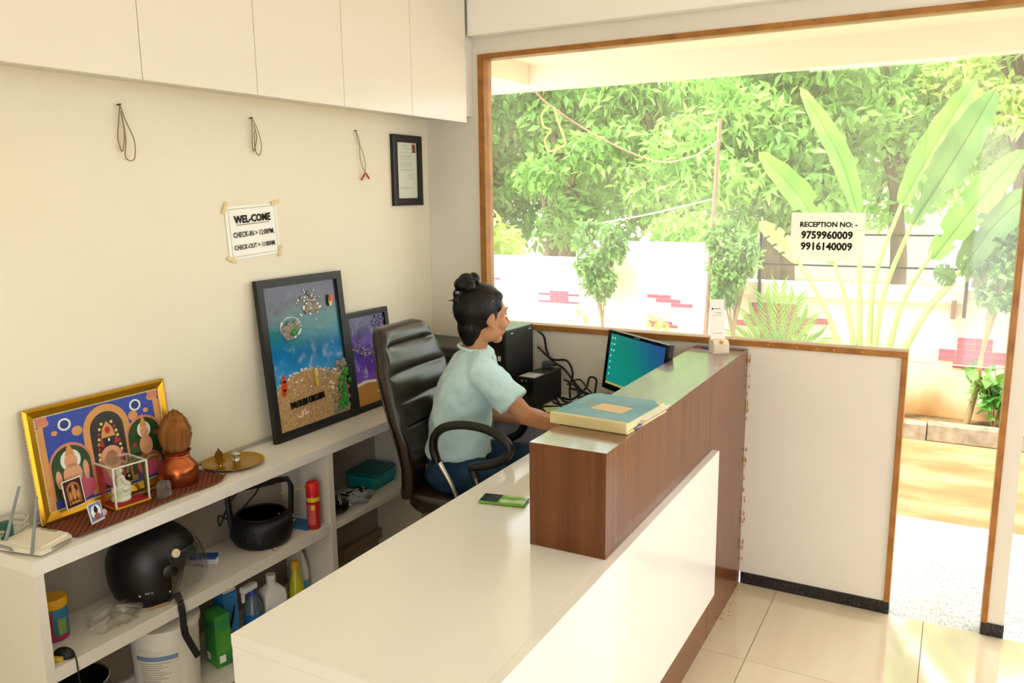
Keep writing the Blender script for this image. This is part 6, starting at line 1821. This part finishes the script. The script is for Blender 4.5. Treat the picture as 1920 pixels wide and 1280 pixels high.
bc = Vector((-0.080, -0.004, 0.118))
for (x, y, z, r_) in ((-0.004, 0.0, 0.024, 0.034), (0.030, 0.004, 0.034, 0.026), (-0.030, -0.006, 0.012, 0.028), (0.012, 0.018, 0.004, 0.030), (0.0, -0.024, 0.006, 0.026), (-0.034, 0.004, -0.026, 0.024), (-0.040, 0.0, -0.052, 0.020), (0.010, 0.0, -0.030, 0.036)):
    bn.ell(hp(bc.x + x, bc.y + y, bc.z + z), r_, u=16, v=10)
rgb_ = random.Random(17)
for i in range(15):
    a = rgb_.uniform(0, 6.28); b = rgb_.uniform(-0.5, 1.2); rr_ = rgb_.uniform(0.026, 0.038)
    q = [bc + Vector((rr_ * math.cos(a + t * 0.5) * math.cos(b - t * 0.12), rr_ * math.sin(a + t * 0.5) * math.cos(b - t * 0.12), 0.014 + 0.036 * math.sin(b - t * 0.12))) for t in range(5)]
    bn.tube([hp(*v_) for v_ in q], [0.005, 0.008, 0.009, 0.008, 0.005], 8)
link('hair_bun', remeshed(bn, 0.003, 1, 'hair_bun'), m_hair, person)
wv = MB(); rgp = random.Random(21)
for i in range(16):
    a = rgp.uniform(0, 6.28); b = rgp.uniform(-0.6, 0.9)
    p0 = bc + Vector((0.034 * math.cos(a), 0.034 * math.sin(a), 0.02 + 0.028 * b))
    wv.tube([hp(*p0), hp(*(p0 + Vector((0.012 * math.cos(a + 0.8), 0.012 * math.sin(a + 0.8), 0.010)))), hp(*(p0 + Vector((0.024 * math.cos(a + 1.6), 0.024 * math.sin(a + 1.6), rgp.uniform(-0.014, 0.02)))))], [0.0012, 0.0009, 0.0004], 4)
wv.tube([hp(-0.118, 0, 0.075), hp(-0.142, 0, 0.066), hp(-0.160, 0, 0.066)], [0.006, 0.003, 0.001], 5)
wv.build('stray_strands', m_hair, person)['kind'] = 'stuff'
MB().box(-0.010, 0.010, -0.006, 0.006, -0.008, 0.008, 0.003, M=HM @ Matrix.Translation((-0.128, -0.016, 0.100))).build('hair_clip', m_blackgloss, person)
MB().ell(hp(-0.004, -0.0865, 0.070), 0.0022, u=8, v=6).build('hair_pin', m_chrome, person, 60)
MB().tube([neck + PR * (0.070 * math.cos(a)) + PF * (0.064 * math.sin(a) + 0.004) + UP * (0.012 - 0.026 * math.sin(a)) for a in [2 * math.pi * i / 40 for i in range(40)]], 0.0009, 5, closed=True).build('necklace', mat('thin_gold', 'c59a4a', 0.25, 1.0), person, 60)

# t-shirt
ts = MB()
def sect(h, f, w, d, pw=0.8):
    c = pel + PF * f + UP * h
    return [c + PR * (w * math.copysign(abs(math.cos(a)) ** pw, math.cos(a))) + PF * (d * math.copysign(abs(math.sin(a)) ** pw, math.sin(a))) for a in [2 * math.pi * i / 40 for i in range(40)]]
ts.ring_loft([sect(0.035, 0.012, 0.168, 0.136), sect(0.055, 0.012, 0.168, 0.136), sect(0.13, 0.020, 0.158, 0.128), sect(0.22, 0.036, 0.156, 0.126), sect(0.30, 0.056, 0.168, 0.126), sect(0.36, 0.068, 0.172, 0.114), sect(0.405, 0.078, 0.165, 0.096, 0.9), sect(0.437, 0.084, 0.132, 0.078, 1), sect(0.462, 0.086, 0.085, 0.064, 1), sect(0.470, 0.086, 0.071, 0.058, 1)])
for s, sh, el in ((1, shR, elR), (-1, shL, elL)):
    d = (el - sh)
    ts.tube([neck + (sh - neck) * 0.45 - UP * 0.012, sh - UP * 0.004, sh + d * 0.30, sh + d * 0.60, sh + d * 0.735], [0.060, 0.064, 0.066, 0.068, 0.070], 20)
m_shirt = noise_mat('pale_aqua_cotton', [(0.3, 'b3d3d9'), (0.6, 'bddce1'), (0.85, 'c6e3e6')], (5, 5, 3), 1.2, 4, rough=0.85, spec=0.15, bump=0.25, bumpd=0.02, sheen=0.3)
tme = remeshed(ts, 0.0065, 6, 't_shirt')
shirt = link('t_shirt', tme, m_shirt, person)
tx = bpy.data.textures.new('cloth_folds', 'CLOUDS'); tx.noise_scale = 0.07; tx.noise_depth = 2
dm = shirt.modifiers.new('folds', 'DISPLACE'); dm.texture = tx; dm.strength = 0.022; dm.mid_level = 0.5; dm.texture_coords = 'GLOBAL'
# folds in the sleeve and back, neck ribbing
def surf_tube(pts, r_, name, mt):
    MB().tube(catmull(pts, 6), r_, 8).build(name, mt, person, 60)
nb = [neck + PR * (0.074 * math.cos(a)) + PF * (0.060 * math.sin(a) - 0.002) + UP * (0.010 - 0.016 * math.sin(a)) for a in [2 * math.pi * i / 36 for i in range(36)]]
MB().tube(nb, 0.0075, 8, closed=True).build('collar_rib', m_shirt, person, 60)

# jeans
jn = MB()
jn.ring_loft([sect(-0.085, 0.0, 0.150, 0.118), sect(-0.05, 0.0, 0.172, 0.134), sect(0.0, 0.004, 0.166, 0.130), sect(0.05, 0.008, 0.150, 0.118), sect(0.075, 0.010, 0.146, 0.114)])
limb(jn, [hipR - UP * 0.01, hipR.lerp(knR, 0.5) , knR], [0.104, 0.090, 0.070], 16)
limb(jn, [hipL - UP * 0.01, hipL.lerp(knL, 0.5), knL], [0.104, 0.090, 0.070], 16)
limb(jn, [knR, knR.lerp(anR, 0.35) - PF * 0.02, anR + UP * 0.02], [0.068, 0.066, 0.054], 16)
limb(jn, [knL, knL.lerp(anL, 0.35) - PF * 0.02, anL + UP * 0.02], [0.068, 0.066, 0.054], 16)
m_denim = noise_mat('dark_blue_denim', [(0.25, '16263c'), (0.5, '213a57'), (0.8, '2f5170')], (7, 7, 7), 1.3, 5, rough=0.85, spec=0.15, bump=0.3, bumpd=0.01)
jeans = link('jeans', remeshed(jn, 0.007, 5, 'jeans'), m_denim, person)
d2 = jeans.modifiers.new('folds', 'DISPLACE'); d2.texture = tx; d2.strength = 0.010; d2.mid_level = 0.5; d2.texture_coords = 'GLOBAL'
cpt = pel - PF * 0.105 + PR * 0.090 - UP * 0.005
MB().box(-0.003, 0.003, -0.024, 0.024, -0.012, 0.012, 0.001, M=frame_at(cpt, (-PF + PR * 0.75), (PF * 0.75 + PR)).to_4x4()).build('leather_patch', mat('tan_leather_patch', '8a4a22', 0.6), person)
MB().ell(pel + PR * 0.172 - PF * 0.01 + UP * 0.004, 0.0045, u=10, v=8).build('rivet', m_steel, person, 60)

# shoes
for kn, an in ((knR, anR), (knL, anL)):
    sh_ = MB()
    sh_.ell(an + Vector((-0.01, 0, -0.045)), (0.046, 0.038, 0.050), u=16, v=10)
    sh_.ell(an + Vector((0.07, 0.02, -0.068)), (0.095, 0.042, 0.034), Matrix.Rotation(R(16), 3, 'Z'), 18, 12)
    for v in sh_.bm.verts:
        v.co.z = max(v.co.z, 0.004)
    link('shoe', remeshed(sh_, 0.006, 3, 'shoe'), mat('dark_shoe', '1c1a19', 0.5), person)

# ================================================================ pieces that belong to a part sit one level deeper
def base_name(o):
    return o.name.split('.')[0]
def nest(root, part, *subs):
    bpy.context.view_layer.update()
    host = [c for c in root.children if base_name(c) == part][0]
    for c in list(root.children):
        b = base_name(c)
        if c is not host and any(b == s or (s.endswith('*') and b.startswith(s[:-1])) for s in subs):
            ml = c.matrix_local.copy()
            c.parent = host
            c.matrix_parent_inverse = Matrix.Identity(4)
            c.matrix_basis = host.matrix_local.inverted() @ ml
nest(mn, 'screen', 'icon', 'task_bar')
nest(mn, 'housing', 'maker_mark')
nest(rgs, 'upper_cover', 'title_label', 'stamp_ring')
nest(tw, 'front_bezel', 'power_button', 'drive_strip')
nest(tw, 'case', 'side_clip', 'foot', 'top_plate')
nest(up, 'front_bezel', 'front_rib', 'status_lamp', 'power_button')
nest(up, 'case', 'label')
nest(ph, 'case', 'back_glass', 'screen')
nest(kb, 'tray', 'key')
nest(j, 'body', 'label_*')
nest(sc_, 'can', 'label_*')
nest(sc_, 'cap', 'button', 'nozzle', 'straw')
nest(bk, 'tub', 'label*')
nest(he, 'shell', 'edge_trim', 'pivot_cap', 'badge', 'rivet', 'lettering')
nest(he, 'chin_strap', 'buckle', 'd_ring')
nest(ap, 'drum', 'lid_ring', 'vent_rib', 'knob')
nest(ap, 'handle', 'grip')
nest(gp, 'print', 'print_*')
nest(notice, 'sheet', 'lettering')
nest(wp, 'sheet', 'lettering', 'printed_border')
nest(ce, 'paper', 'printed_lines', 'portrait*')
nest(bp, 'beach', 'lettering', 'shells', 'surfboard', 'board_stripe')
nest(sp_, 'beach', 'shells', 'surf_line')
nest(gbag, 'bag', 'print_mark')
nest(sa, 'body', 'buckle')
nest(cs, 'card', 'printed_line', 'printed_logo')
nest(cs, 'base', 'badge')
nest(pr, 'body', 'paper_slot', 'front_bar', 'front_seam')
nest(gb, 'carton', 'barcode_patch')
nest(jg, 'body', 'label', 'label_swoosh')
nest(yb, 'bottle', 'label*')
nest(wb_, 'bottle', 'label*')
nest(c1, 'print', 'print_*')
nest(c2, 'print', 'print_*')
nest(person, 't_shirt', 'collar_rib')
nest(person, 'jeans', 'leather_patch', 'rivet')
nest(person, 'hair', 'hair_pin', 'hair_clip', 'stray_strands')
nest(tr, 'dish', 'rim_ribs')
nest(oc_, 'backrest', 'side_seam')
arms_ = sorted([c for c in oc_.children if base_name(c) == 'base_arm'], key=lambda o: o.name)
cast_ = sorted([c for c in oc_.children if base_name(c) == 'castor'], key=lambda o: o.name)
for a_, c_ in zip(arms_, cast_):
    c_.parent = a_
